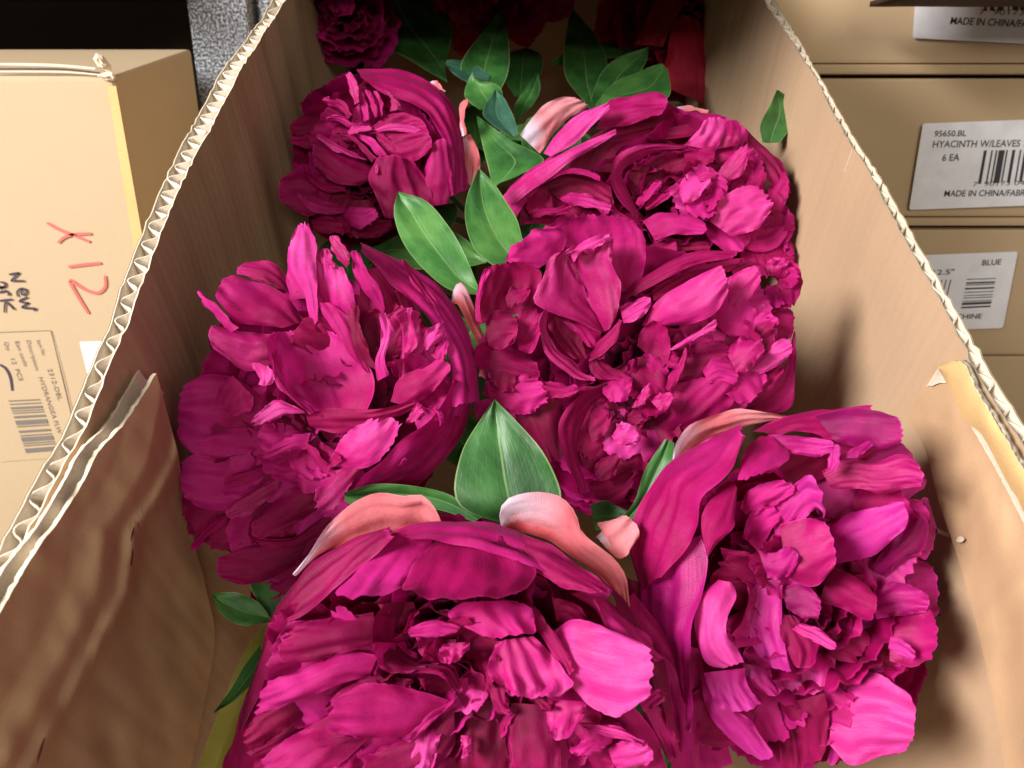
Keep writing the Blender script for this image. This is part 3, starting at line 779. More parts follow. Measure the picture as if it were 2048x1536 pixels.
# left: straps sweeping to the lower left
for (l, r, z0, z1, bb, mt) in [
    ((740,568,560,590,430,612,350,662), (740,640,610,665,490,700,385,705), -3, 3, 3, 'm'),
    ((740,640,600,700,480,760,390,860), (760,690,640,760,540,820,420,890), -5, 0, 3, 'd'),
    ((940,900,800,850,640,890,545,960), (900,960,780,980,680,1010,560,1010), 0, 6, 4, 'm'),
    ((900,1000,760,1020,600,1060,480,1110), (880,1080,760,1090,620,1120,500,1140), -2, 5, 4, 'm'),
    ((700,720,560,800,430,900,240,1010), (740,780,620,850,480,950,280,1050), -5, 0, 3, 'm'),
    ((520,930,420,1000,330,1090,210,1160), (580,980,480,1060,390,1130,260,1190), -6, 0, 3, 'd'),
    ((760,830,640,870,560,940,530,980), (830,880,720,930,640,990,560,1020), 2, 7, 3, 'm'),
    ((1060,925,980,960,900,1040,860,1080), (1100,960,1020,1010,950,1080,900,1120), 4, 8, 3, 'm'),
    ((980,1040,930,1080,900,1160,890,1240), (1060,1040,1030,1100,1010,1180,1000,1240), 2, 8, 4, 'g'),
    ((820,840,840,870,850,900,855,925), (905,850,905,880,905,900,900,915), 2, 4, 1, 'm'),
    ((1080,950,1085,1050,1090,1150,1095,1230), (1180,960,1190,1060,1200,1150,1220,1230), -4, -2, -4, 'd'),
    ((1100,1090,1110,1120,1120,1150,1130,1180), (1140,1090,1150,1110,1150,1140,1145,1170), 8, 10, 1, 'g'),
    ((1220,870,1240,940,1270,990,1310,1000), (1300,880,1310,930,1320,970,1330,990), 2, 5, 2, 'm'),
    ((1310,960,1300,1060,1310,1160,1330,1240), (1390,1000,1395,1080,1400,1170,1390,1240), 0, 4, 3, 'm'),
    ((1480,940,1480,1010,1490,1070,1520,1130), (1650,950,1640,1010,1590,1060,1560,1110), 8, 14, 4, 'g'),
    ((1400,930,1440,960,1460,980,1480,990), (1480,920,1510,950,1520,970,1500,985), 8, 11, 2, 'm'),
    ((1620,1040,1640,1100,1580,1150,1600,1180), (1740,1060,1760,1110,1720,1150,1660,1180), 2, 6, 3, 'm'),
    ((1600,1030,1700,1040,1800,1060,1890,1110), (1640,1060,1720,1090,1800,1110,1880,1140), 6, 10, 3, 'g'),
    ((1740,1150,1800,1110,1860,1090,1910,1110), (1780,1240,1860,1230,1920,1200,1950,1160), 4, 8, 4, 'g'),
    ((1870,930,1920,900,1960,880,1980,900), (1900,990,1940,970,1970,950,1982,930), 4, 6, 3, 'g'),
    ((1880,1000,1920,1080,1970,1150,2010,1200), (1960,960,2010,1050,2040,1120,2035,1190), -8, -4, 3, 'm'),
    ((360,1100,300,1130,250,1180,210,1240), (470,1120,420,1170,370,1220,330,1260), -3, 2, 4, 'm'),
    ((560,1130,520,1170,500,1220,490,1280), (700,1130,680,1190,660,1250,640,1300), 0, 6, 4, 'm'),
    ((740,1140,730,1190,720,1250,720,1320), (860,1130,860,1190,870,1260,860,1320), 0, 6, 4, 'm')]:
    A.h(l, r, (z0, z1), (z0 + 1, z1 + 3), bb, mt, nu=14, nv=10, ruffle=.0014, pleat=.0011)
A.h((140,1330,200,1150,300,950,420,800), (420,1330,480,1180,560,1000,640,860), -14, -10, 5, 'm', tip=.1)
A.h((330,720,420,680,560,660,720,680), (300,900,420,880,560,860,740,830), -9, -5, 5, 'm', tip=.1)
A.h((420,1330,470,1180,560,1040,660,960), (760,1330,770,1200,820,1080,900,980), -9, -5, 6, 'm', tip=.1)
for (l, r, zz, mt) in [
    ((740,565,600,585,450,605,340,660), (740,705,600,735,470,775,330,770), 6, 'm'),
    ((760,745,620,735,450,800,300,850), (720,840,620,860,460,925,250,1000), 7, 'm'),
    ((1060,935,900,890,720,860,540,955), (960,1060,850,1095,700,1095,550,1030), 11, 'm'),
    ((560,1000,450,1060,360,1110,250,1200), (720,1095,660,1160,560,1240,420,1330), 8, 'm'),
    ((470,905,360,920,270,970,180,1070), (430,1000,370,1060,290,1110,200,1160), 7, 'd'),
    ((1080,960,960,1060,820,1130,700,1180), (1090,1120,1020,1220,930,1300,800,1350), 8, 'm'),
    ((1130,900,1110,1000,1100,1100,1100,1240), (1300,960,1300,1060,1310,1160,1320,1260), 3, 'd'),
    ((1330,950,1320,1060,1330,1160,1350,1280), (1500,960,1530,1060,1540,1160,1540,1280), 7, 'm')]:
    A.h(l, r, (zz - 6, zz), (zz - 5, zz + 2), 6, mt, tip=.12, ruffle=.0009, serr=1.2)
A.fan(1080, 900, 150, 250, 9, 60, 560, 150, -8, -1, 'm')
A.fan(1150, 950, 250, 345, 13, 60, 560, 170, -8, 0, 'm')
A.fan(1120, 800, 0, 360, 12, 30, 190, 90, -4, 2, 'd', .6)
A.fan(600, 800, 120, 260, 8, 60, 320, 120, -8, -3, 'm')

# ------------------------------------------------------------------ B: right near
B = Flower('B', 1580, 1150, -.045, 1220, 780, 2.032, 'peony at the lower right, violet-lit petals against the right carton wall')
B.fill(300, .1, 0, 40, 14, .98, 1.15, 'mmmd', (10, 30))
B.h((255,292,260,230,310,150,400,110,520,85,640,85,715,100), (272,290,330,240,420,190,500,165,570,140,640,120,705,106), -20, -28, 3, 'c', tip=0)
B.h((130,830,85,680,95,560,150,430,230,310,350,235,480,190,565,165), (205,760,300,650,365,545,372,450,405,420,500,350,532,290,562,205), -20, (2,14,10), 6, 'm', tip=0)
B.h((600,190,560,230,530,300,520,368), (662,190,725,250,715,300,640,332), (-4,12), (0,13), 3, 'm')
B.h((500,380,440,420,385,480,370,560,390,672), (517,400,508,500,502,560,440,620,397,682), (6,16), (10,20), 3, 'm', tip=0)
B.h((100,700,130,830,150,920,210,1050,260,1160,320,1260,345,1385), (370,590,390,690,376,830,340,950,345,1080,356,1250,350,1380), -18, (2,13,8), 8, 'm', tip=0)
B.h((440,770,370,840,345,930,360,1040,400,1110,470,1128), (490,780,512,840,480,920,480,1000,520,1060,545,1102), (4,10), (10,16), 7, 'g', tip=0)
B.h((490,780,560,790,550,900,510,1000), (520,760,600,830,580,930,540,1020), (4,6), -2, -3, 'm')
B.h((380,1150,400,1210,440,1292), (547,1130,560,1200,612,1272), (8,13), (10,15), 3, 'g', pleat=.0014, k=3.5)
B.h((370,1150,390,1290,470,1400,560,1470,642,1515), (480,1290,560,1330,620,1420,652,1510), (-2,6), (2,9), 4, 'm')
B.h((540,1110,560,1180,610,1230,670,1250), (650,1130,660,1180,670,1220,680,1245), (6,10), (4,8), 3, 'm')
B.h((650,500,720,410,790,350,832,343), (690,640,780,540,840,480,870,525), (4,14), (6,17), 4, 'm', ruffle=.0015, pleat=.001)
B.h((690,545,800,520,872,540,917,600), (730,770,830,797,892,740,922,640), (8,19), (10,21), 8, 'g', tip=.1)
B.h((530,480,560,410,640,375,740,360), (570,520,640,480,700,450,760,400), (0,9), (2,11), 4, 'm', ruffle=.0015)
B.h((540,600,560,520,600,480,680,470), (600,660,640,600,660,560,690,520), (-2,8), (0,10), -4, 'm')
B.h((600,640,650,660,700,650,745,635), (640,762,690,768,740,740,775,655), (8,14), (10,15), 4, 'g', ruffle=.0015)
B.h((700,800,780,788,840,830,860,890), (720,890,780,922,830,928,857,915), (8,15), (9,16), 4, 'g')
B.h((780,945,860,975,927,1050), (738,972,820,1020,916,1060), (10,17), (10,18), 1, 'g')
B.h((700,915,690,1000,740,1080,760,1142), (745,915,832,1010,838,1060,802,1142), (4,12), (6,14), 4, 'm', ruffle=.0015)
B.h((600,780,560,860,560,960,600,1080), (700,790,700,900,700,1000,740,1140), -2, (2,8), -4, 'm')
B.h((610,770,640,790,670,800,690,830), (690,770,700,790,700,810,695,840), 8, 11, 2, 'g')
B.h((450,640,500,650,560,660,610,700), (470,700,520,730,580,760,620,790), -4, -2, -4, 'd')
B.h((830,102,1000,75,1120,95,1202,150), (918,212,1050,240,1140,232,1190,182), (-6,9), (0,10), 8, 'm')
B.h((570,165,720,110,880,80,1060,75), (650,180,760,175,880,200,922,215), (-16,-6), (-6,-2), 3, 'm')
B.h((640,182,760,186,860,200,922,217), (700,250,780,264,850,272,902,242), (-2,5), (0,7), 3, 'm')
B.h((860,330,960,280,1080,290,1180,262,1272,322), (900,402,1010,402,1100,422,1200,402,1277,388), (-2,10), (2,12), 6, 'g', pleat=.0015, k=4, ruffle=.0018)
B.h((880,330,890,290,900,250,925,228), (920,330,935,300,940,260,938,235), 8, 12, 1, 'g')
B.h((940,280,980,240,1030,215,1068,208), (1000,280,1030,260,1050,240,1066,215), 8, 10, 2, 'm')
B.h((870,570,980,500,1100,480,1235,460), (900,710,1000,690,1100,655,1238,500), (-6,13), (-2,15), 9, 'm')
B.h((1060,720,1120,640,1200,540,1240,480), (1120,760,1200,690,1270,650,1300,560), (-6,4), (-6,5), 5, 'm')
B.h((1180,560,1240,470,1290,440,1300,560,1320,630), (1140,740,1180,690,1260,670,1290,660,1312,650), -8, -2, 4, 'm')
B.h((900,720,980,750,1060,810,1090,870), (850,860,950,890,1040,937,1082,912), (2,16), (6,18), 7, 'm')
B.h((1080,800,1180,780,1260,815,1308,860), (1080,930,1150,920,1220,912,1302,892), (-4,6), (0,8), 5, 'm', ruffle=.0016)
B.h((1150,920,1240,885,1312,905,1340,1020), (1140,1100,1230,1127,1292,1092,1340,1042), (-2,12), (4,14), 8, 'g')
B.h((1140,1000,1180,1010,1220,1040,1245,1080), (1130,1050,1160,1070,1200,1090,1235,1095), (10,14), (11,15), 2, 'g')
B.h((970,1010,1040,1000,1140,1040,1220,1110), (980,1060,1060,1110,1160,1140,1240,1140), -2, 0, -6, 'd')
B.h((930,1200,1010,1150,1110,1160,1210,1250,1272,1340), (890,1440,980,1522,1090,1490,1180,1440,1240,1400), (-8,10), (0,14), 7, 'g', tip=.06, pleat=.0014)
B.h((830,1190,950,1160,1060,1080,1150,1130), (870,1240,1000,1210,1080,1170,1160,1160), -8, -4, 4, 'm')
B.h((690,1270,720,1340,760,1430,800,1520), (870,1230,890,1320,880,1420,850,1530), -6, 0, 7, 'd')
B.h((850,1240,900,1300,900,1420,880,1530), (960,1220,980,1320,960,1420,930,1520), -8, -4, 5, 'm')
B.h((660,1260,680,1360,690,1450,700,1540), (760,1260,770,1360,780,1450,790,1540), -10, -6, 4, 'd')
B.h((800,420,900,330,1020,250,1150,200), (900,620,1030,540,1160,470,1270,400), -14, -8, 6, 'm', tip=.1)
B.h((640,260,760,200,900,150,1050,110), (760,420,900,340,1020,280,1130,230), -16, -10, 5, 'd', tip=.1)
B.h((980,760,1080,700,1200,680,1300,700), (1000,1000,1120,1000,1230,980,1310,940), -14, -8, 6, 'm', tip=.1)
B.h((180,1000,220,1150,260,1320,300,1520), (360,1050,400,1200,450,1340,500,1520), -16, -12, 5, 'm', tip=.1)
B.h((60,760,90,900,140,1060,220,1220), (180,800,220,960,270,1100,330,1240), -24, -20, 4, 'd', tip=0)
B.fan(760, 900, 0, 360, 14, 40, 330, 90, -9, -3, 'd')
B.fan(1000, 600, -60, 60, 9, 50, 280, 90, -9, -2, 'm')
B.fan(700, 700, 0, 360, 14, 20, 130, 55, 0, 8, 'm', .7)
B.fan(620, 1150, 220, 320, 9, 60, 330, 90, -10, -3, 'm')
# wire end poking into the wall
ws = [onwall(1872, 1060, IR, 1, .012), onwall(1890, 1068, IR, 1, .007), onwall(1912, 1076, IR, 1, .001)]
vs = []
for i, p in enumerate(catmull(ws, 6)):
    for k in range(6): vs.append(p + (BY * math.cos(k * 1.047) + BZ * math.sin(k * 1.047)) * .0010)
mesh('wire_end', vs, [(i * 6 + k, i * 6 + (k + 1) % 6, (i + 1) * 6 + (k + 1) % 6, (i + 1) * 6 + k) for i in range(5) for k in range(6)], 'wire', B.e)
slit(1920, 1079, 9, 7, IR, 1, .0065, 'tear', fl2)
slit(265, 1068, 2.5, 14, IL, -1, .0135, 'brown', fl1, -.25); slit(264, 1116, 2.5, 20, IL, -1, .017, 'brown', fl1, -.1); slit(82, 1500, 3, 30, IL, -1, .017, 'brown', fl1, -.3)

# ------------------------------------------------------------------ C: middle left
C = Flower('C', 660, 800, -.045, 340, 430, 1.995, 'full peony against the left carton wall in the middle row')
C.fill(290, -.05, 0, 40, 16, 1.0, 1.15, 'mmmd', (-10, 20))
C.h((560,800,440,690,395,560,388,490,440,450), (780,792,815,700,805,620,720,520,600,455), (11,17,9), (8,3,-1), -20, 'm', tip=.3, crumple=.0022)
C.h((400,480,395,560,440,690,550,800), (425,470,425,560,465,670,575,780), 19, 13, 1, 'm', tip=0)
C.h((540,795,650,770,800,775,960,740), (560,850,680,870,820,850,985,765), 8, 4, 3, 'd', tip=0)
C.h((760,110,850,150,1010,240,1120,340,1190,480,1226,620,1212,760), (760,150,860,250,970,350,1050,450,1105,560,1130,660,1120,770), -16, (2,9), 5, 'm', tip=0)
C.h((1218,680,1172,860,1080,990,960,1082,830,1097,720,1087), (1130,650,1060,780,950,880,860,960,780,1010,722,1075), -16, (10,15), 8, 'm', tip=0)
C.h((940,178,1000,260,1060,350,1092,432), (930,175,960,262,1000,312,1062,402), 8, 12, 2, 'm', tip=0)
C.h((1150,560,1180,640,1190,720,1160,800), (1110,580,1130,660,1120,740,1090,800), -2, 6, 2, 'm', tip=0)
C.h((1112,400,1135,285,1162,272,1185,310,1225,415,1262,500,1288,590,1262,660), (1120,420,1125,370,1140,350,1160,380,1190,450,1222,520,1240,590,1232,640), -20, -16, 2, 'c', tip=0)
C.h((540,425,470,330,400,285,310,262,240,240,195,262), (450,452,380,442,310,436,255,420,220,370,190,292), (-4,4), (0,6), 5, 'm')
C.h((240,472,180,400,140,340,124,298), (272,452,222,400,162,330,128,300), 2, 8, 1, 'm', tip=0)
C.h((430,480,330,468,220,463,140,445), (400,602,300,622,220,562,145,482), (-2,6), (0,8), 5, 'g')
C.h((310,590,330,610,350,640,360,670), (350,590,400,610,420,640,410,670), 7, 10, 2, 'g')
C.h((540,350,470,260,420,198,340,183,270,213), (430,290,360,265,320,255,285,242,265,227), -17, -12, 3, 'm')
C.h((480,340,470,260,470,200,480,130), (560,330,560,250,540,190,530,140), -14, -10, 3, 'm')
C.h((570,450,540,330,490,230,475,140,500,48), (592,420,592,300,582,200,582,110,556,44), (0,14), (4,18), 3, 'g', serr=1.5)
C.h((590,345,580,260,588,180,602,150), (742,472,742,380,732,280,690,210), (0,8), (2,11), 4, 'g')
C.h((700,212,650,140,640,92), (718,190,702,130,668,88), 10, 15, 2, 'g')
C.h((640,220,600,190,590,150,610,135), (660,205,650,170,640,140,625,132), 8, 12, 1, 'g')
C.h((850,402,770,300,730,220,724,130), (858,372,842,300,792,220,748,138), (2,12), (6,15), 3, 'm')
C.h((720,560,660,470,600,380,590,342), (802,642,762,540,722,420,642,350), (2,7), (0,6), 4, 'm')
C.h((740,560,700,470,690,390,710,340), (830,620,790,520,760,430,760,350), (0,5), (4,8), 4, 'd')
C.h((830,560,800,440,760,330,770,240), (912,520,922,400,882,280,800,190), (-4,2), (-6,0), 4, 'd')
C.h((900,560,900,460,900,360,880,290), (1060,560,1040,480,990,380,930,290), (-6,0), (-8,-2), 5, 'd')
C.h((830,662,820,590,845,500,834,388), (872,640,862,560,892,460,862,384), (4,12), (8,14), 2, 'g')
C.h((910,660,920,560,918,450,912,400,960,364), (942,640,952,560,1000,520,992,440,990,380), (4,13), (6,14), 3, 'g', ruffle=.002)
C.h((950,540,1000,480,1060,440,1085,432), (1000,560,1055,520,1085,490,1092,440), (4,12), (6,13), 3, 'g', ruffle=.0018)
C.h((1040,560,1060,530,1080,500,1092,480), (1090,600,1100,560,1108,530,1110,500), 6, 9, 2, 'm')
C.h((880,745,910,660,1000,610,1118,573), (960,765,1050,705,1092,645,1122,590), (2,6), (4,8), 5, 'm')
C.h((990,760,1030,770,1060,790,1080,830), (1040,760,1080,770,1090,800,1090,830), 8, 12, 2, 'm', ruffle=.0016)
C.h((960,790,975,760,990,750,1010,765), (940,830,970,830,1000,810,1020,790), 10, 12, 2, 'g', ruffle=.0016)
C.h((632,992,680,900,720,860,770,828), (700,1012,800,1002,870,942,928,838), (4,12), (6,14), 4, 'g', serr=2)
C.h((540,900,560,950,600,1020,640,1060), (580,930,620,980,660,1030,690,1060), 4, 8, 2, 'm')
C.h((700,1000,650,1030,610,1060,590,1092), (770,1000,720,1080,690,1140,615,1205), (4,10), (6,12), 4, 'g', serr=2)
C.h((860,1000,900,950,930,920,945,930), (840,1030,900,1010,940,990,950,960), 4, 8, 2, 'm')
C.h((420,760,250,648,110,648,38,735), (400,905,240,965,100,955,28,855), (-6,-2), (-4,0), 6, 'm')
C.h((380,950,230,948,100,955,42,1000), (350,1085,230,1172,120,1168,52,1105), (-6,-3), (-6,-2), 6, 'm')
C.h((440,1040,360,1080,270,1140,213,1190), (432,1092,372,1152,300,1202,230,1210), (2,9), (4,10), 4, 'g')
C.h((370,860,280,848,190,868,110,910), (370,932,280,952,190,967,118,942), (0,5), (2,6), 3, 'm')
C.h((440,960,350,1000,270,1030,210,1060), (440,1010,360,1050,290,1080,215,1090), (0,5), (2,6), 3, 'm')
C.h((530,780,430,738,370,780,318,832), (540,790,460,800,400,825,335,838), (4,9), (6,10), 3, 'g', serr=2)
C.h((560,870,480,880,420,910,360,960), (545,935,480,940,430,950,370,978), (4,8), (5,9), 2, 'm', serr=2)
C.h((620,1050,500,1088,400,1160,318,1250), (622,1152,520,1222,430,1272,330,1288), (-2,4), (0,5), 5, 'm')
C.h((560,1270,440,1300,330,1320,168,1370), (500,1402,400,1452,300,1472,200,1442), (-8,-2), (-8,-2), 5, 'm')
C.h((640,1180,560,1240,480,1290,350,1290), (640,1230,580,1290,500,1330,380,1330), (-4,0), (-2,1), 4, 'm')
C.h((480,1400,400,1440,330,1490,320,1540), (520,1440,470,1500,420,1540,380,1550), -12, -8, 3, 'm')
C.h((222,1190,150,1230,100,1290,78,1335), (232,1212,190,1262,140,1302,92,1342), 0, 3, 2, 'm')
C.h((250,640,200,690,190,720,200,760), (330,720,330,760,320,790,290,800), 2, 5, 3, 'm')
C.fan(560, 1180, 190, 300, 12, 60, 330, 110, -14, -8, 'm')
C.fan(300, 1000, 200, 300, 8, 60, 300, 110, -14, -8, 'd')
C.fan(620, 850, 150, 290, 18, 60, 420, 95, -9, -3, 'm')
C.fan(780, 620, 40, 150, 12, 60, 300, 70, -7, 0, 'd')
C.fan(560, 900, 170, 300, 14, 30, 180, 60, -2, 5, 'm', .6)
C.fan(980, 700, -60, 120, 9, 20, 160, 55, -4, 4, 'm', .6)

# ------------------------------------------------------------------ D: middle right
D = Flower('D', 1260, 740, -.045, 900, 400, 2.478, 'ruffled peony right of centre with one folded petal standing up')
D.fill(300, .05, 0, 42, 16, 1.0, 1.0, 'mmmd', (10, 10))
D.h((680,400,580,250,550,150,640,58), (930,480,962,330,962,180,880,88), (-6,0), (-6,2), -5, 'm', tip=.15, serr=1)
D.h((420,350,300,310,278,290,330,200), (560,260,577,180,540,133,430,140), (-2,4), (0,6), 3, 'm', tip=.1, serr=1)
D.h((140,620,118,540,158,360,212,313), (420,540,442,440,442,350,330,308), (4,6), (-4,0), -7, 'd')
D.h((130,600,122,520,150,400,175,340), (160,610,150,520,175,410,205,345), 8, 9, 1, 'm', tip=0)
D.h((745,660,620,600,500,560,418,500,450,400,500,280,582,248), (760,655,722,570,682,490,652,430,622,380,602,320,592,260), (6,14), (-2,5), 3, 'g', tip=0, serr=2.5, ruffle=.0014)
D.h((760,655,722,570,652,430,602,320,600,250,650,210,782,180), (792,640,822,570,852,430,812,330,803,265,803,225,803,190), (-2,5), (8,15), 3, 'g', tip=0, serr=2.5, ruffle=.0014)
D.h((590,250,640,215,700,190,790,175), (610,300,660,265,720,240,800,215), 10, 14, 2, 'g', tip=0, ruffle=.002)
D.h((470,540,440,600,450,720,520,810,620,880,722,902), (484,560,484,650,522,740,600,790,662,850,702,872), 16, 10, 2, 'g', tip=0)
D.h((484,560,500,650,560,740,650,800), (600,600,640,660,660,720,690,790), 4, -2, -6, 'd')
D.h((560,600,600,640,640,680,700,740), (740,640,745,680,745,720,740,760), 2, 0, 3, 'm')
D.h((690,802,760,772,830,692,857,600), (700,760,750,692,800,642,842,600), (10,14), (4,8), 3, 'm', tip=0)
D.h((680,770,700,850,740,890,800,890), (760,800,800,830,860,850,900,900), 8, 6, 3, 'm')
D.h((950,622,1030,500,1180,400,1342,323), (1080,625,1200,612,1312,562,1378,460), (2,16), (6,18), 7, 'g', tip=.08)
D.h((840,502,930,400,1080,310,1250,258,1432,256), (870,492,980,442,1080,392,1200,332,1402,292), (-2,5), (2,8), 4, 'm', tip=0)
D.h((1000,450,1100,390,1240,330,1440,290), (1010,500,1120,440,1240,390,1360,370), -6, -2, 3, 'd')
D.h((1370,390,1440,350,1522,320), (1390,542,1480,492,1557,390), (2,9), (4,10), 4, 'g')
D.h((1390,330,1460,300,1530,310,1570,350), (1400,380,1470,350,1540,330,1570,390), -6, -4, 3, 'd')
D.h((930,722,945,650,1000,598), (1040,842,1085,782,1092,680), (2,8), (4,10), -5, 'm')
D.h((1080,745,1180,682,1322,600), (1110,745,1200,702,1312,652), (6,12), (8,13), 2, 'g', ruffle=.0015)
D.h((840,530,900,500,960,480,1000,490), (860,610,920,600,970,560,1000,510), 4, 8, 3, 'g', pleat=.0014, k=3)
D.h((270,480,300,440,350,440,385,430), (290,540,330,520,370,520,388,500), 4, 8, 2, 'm', ruffle=.0015)
D.h((170,580,200,560,260,550,310,580), (190,720,240,740,280,730,320,700), 2, 7, 5, 'm')
D.h((320,580,360,540,400,530,440,540), (340,740,400,760,430,720,450,660), 0, 4, -4, 'm')
D.h((160,960,200,880,330,868,450,900), (330,1060,400,1060,450,1020,500,980), -4, 2, 4, 'm', ruffle=.0016, serr=1.5)
D.h((300,1020,330,1080,420,1200,520,1310), (560,920,560,1020,560,1150,560,1290), -6, -4, 6, 'd')
D.h((120,1000,130,1060,160,1120,200,1180), (300,960,320,1040,330,1100,330,1160), -8, -6, 5, 'm')
D.h((450,880,480,900,540,910,640,930), (460,960,520,980,580,980,630,960), 0, 4, 3, 'm', ruffle=.0015)
D.h((770,905,640,960,570,1050,538,1150,570,1300,640,1455), (790,960,700,1020,640,1130,632,1250,662,1380,682,1442), (8,12), (-2,0), 3, 'm', tip=0)
D.h((640,1130,700,1030,780,960,850,960), (700,1280,760,1200,840,1120,880,1040), -6, -4, -6, 'd')
D.h((680,1100,700,1040,760,1000,790,1020), (700,1200,740,1180,790,1130,800,1070), -2, 2, 3, 'm')
D.h((760,900,760,960,820,1003), (905,880,892,960,852,1012), (6,10), (8,11), 4, 'm')
D.h((800,1172,850,1098), (840,1222,942,1190), 8, 12, 3, 'g')
D.h((820,1110,860,1120,890,1140,940,1190), (840,1200,860,1215,890,1215,930,1195), 8, 11, 2, 'g')
D.h((710,1342,740,1290,842,1250), (740,1392,810,1372,842,1290), 6, 10, 4, 'm')
D.h((690,1400,760,1380,860,1340,920,1300), (720,1480,800,1500,860,1480,900,1420), -4, 0, 5, 'd')
D.h((985,990,1050,960,1112,960), (1040,1047,1080,1032,1107,980), 9, 13, 2, 'g', serr=1.5)
D.h((903,1032,930,970,982,908), (960,1012,987,960,987,920), 9, 13, 2, 'g', serr=1.5)
D.h((880,1060,910,1040,950,1040,990,1060), (880,1110,920,1110,960,1100,1000,1080), 4, 8, 2, 'm')
D.h((1070,930,1100,860,1140,790,1168,738), (1080,945,1130,900,1160,830,1170,750), 7, 12, 2, 'm')
D.h((1050,770,1080,755,1120,755,1140,790), (1080,830,1110,840,1130,830,1140,810), 5, 9, 2, 'm')
D.h((1000,1100,1050,1000,1120,910,1250,888), (1150,1172,1300,1102,1402,1002,1432,880), (-2,5), (-2,7), 6, 'm')
D.h((920,1180,960,1120,1020,1080,1080,1060), (960,1300,1040,1260,1110,1180,1150,1120), -6, -2, 5, 'm')
D.h((1250,850,1300,790,1370,790,1420,840), (1280,910,1340,900,1400,920,1430,890), 4, 8, 4, 'm', pleat=.0013, k=4)
D.h((1480,832,1560,742,1650,688,1697,708), (1500,872,1590,842,1662,792,1697,742), (2,8), (4,9), 4, 'g')
D.h((1370,760,1410,700,1480,680,1550,700), (1420,860,1470,850,1520,800,1560,740), 4, 10, 4, 'g', ruffle=.002)
D.h((1380,642,1450,580,1582,545), (1470,692,1560,672,1642,602), (-2,4), (0,5), 4, 'm')
D.h((1450,1042,1560,950,1660,820,1702,650), (1500,1062,1640,1052,1702,1002,1708,880), -10, -8, 4, 'm')
D.h((1560,560,1620,530,1690,535,1702,600), (1580,700,1640,700,1690,680,1705,640), -8, -5, 4, 'm')
D.h((1430,960,1500,880,1580,830,1640,800), (1450,1030,1530,1000,1600,930,1660,850), -4, 0, 4, 'm')
D.h((700,880,800,900,900,960,960,1060), (980,760,1060,840,1100,930,1110,1040), -3, 1, 5, 'm', tip=.1)
D.h((1100,760,1200,720,1320,700,1430,720), (1130,900,1250,900,1350,880,1440,830), -3, 3, 6, 'm', pleat=.001, k=3, ruffle=.0015)
D.h((150,720,220,700,330,740,430,820), (180,900,280,910,380,900,470,880), -5, 0, 5, 'm', ruffle=.0015)
D.fan(1100, 800, -80, 60, 14, 60, 480, 95, -9, -3, 'm')
D.fan(1300, 700, -60, 60, 9, 60, 300, 90, -3, 4, 'm', .5)
D.fan(850, 1000, 200, 340, 12, 40, 340, 130, -8, -2, 'd')
D.fan(300, 750, 120, 260, 9, 30, 170, 70, -5, 1, 'm', .5)
D.fan(980, 900, 0, 360, 9, 20, 150, 50, -1, 5, 'm', .7)
D.fan(1600, 400, -110, 110, 14, 20, 130, 50, -12, -6, 'm', .6)

# ------------------------------------------------------------------ E: back left
E = Flower('E', 750, 320, -.06, 540, 120, 4.043, 'half shaded peony at the back left beside the left wall')
E.fill(180, -.1, 0, 34, 14, 1.05, .95, 'mmdd', (-10, 10))
E.h((700,80,850,68,1050,90,1230,160,1400,270,1500,420,1562,640,1592,860,1600,1050), (730,150,850,240,950,280,1100,330,1250,420,1350,560,1420,700,1442,900,1462,1100), -16, (0,6), 6, 'm', tip=0)
E.h((930,1280,850,1080,798,960,860,830,992,758), (1330,1280,1310,1100,1260,960,1160,850,1062,788), (2,10), (2,8), 8, 'm')
E.h((1310,1182,1230,980,1300,760,1350,660), (1440,1162,1472,950,1432,760,1402,570), (2,10), (0,9), 5, 'm')
E.h((820,550,950,450,1100,438,1252,500), (960,800,1100,832,1250,782,1342,700), (2,5), (4,8), 8, 'm', pleat=.0008)
E.h((850,560,960,520,1100,520,1260,580), (870,585,980,575,1120,590,1270,640), 10, 10, 2, 'g', tip=0)
E.h((1000,1280,1040,1200,1100,1150,1200,1140), (1200,1320,1220,1280,1260,1230,1300,1200), 4, 6, 4, 'm')
E.h((830,860,620,760,450,690,330,700), (830,962,700,1012,520,992,350,852), (0,8), (2,9), 6, 'm')
E.h((500,1080,300,900,150,920,58,1020), (450,1232,300,1262,180,1202,78,1102), (-4,0), (-4,1), 6, 'm')
E.h((620,1180,450,1160,300,1120,230,1080), (600,1240,450,1250,330,1220,240,1130), 2, 6, 3, 'g')
E.h((600,1000,420,1010,300,930,258,820), (620,1060,440,1060,330,990,270,850), 0, 4, 3, 'm')
E.h((560,540,400,480,280,450,168,510), (450,602,350,602,250,622,158,592), -6, -4, 4, 'd')
E.h((480,620,350,580,250,580,150,620), (450,720,340,720,240,700,160,660), -6, -3, 4, 'd')
E.h((690,362,640,230,618,130), (722,342,718,200,662,103), 6, 10, 2, 'g')
E.h((760,500,740,400,720,320,722,240), (800,480,790,400,775,320,745,235), 4, 8, 2, 'm')
E.h((850,470,830,400,800,320,770,250), (870,460,865,400,850,330,805,250), 5, 9, 2, 'm')
E.h((900,460,890,390,870,320,850,260), (915,450,910,380,900,310,870,255), 4, 8, 2, 'm')
E.h((960,420,980,360,970,300,940,250), (1040,400,1045,350,1020,310,970,260), 4, 8, 2, 'g', ruffle=.0015)
E.h((640,472,540,390,425,342), (662,442,602,340,480,288), 2, 8, 3, 'm')
E.h((660,560,560,500,500,480,465,470), (690,540,620,470,560,440,480,450), 4, 8, 2, 'm')
E.h((800,820,600,700,480,640,388,612), (770,800,620,770,480,710,395,650), 6, 12, 3, 'g')
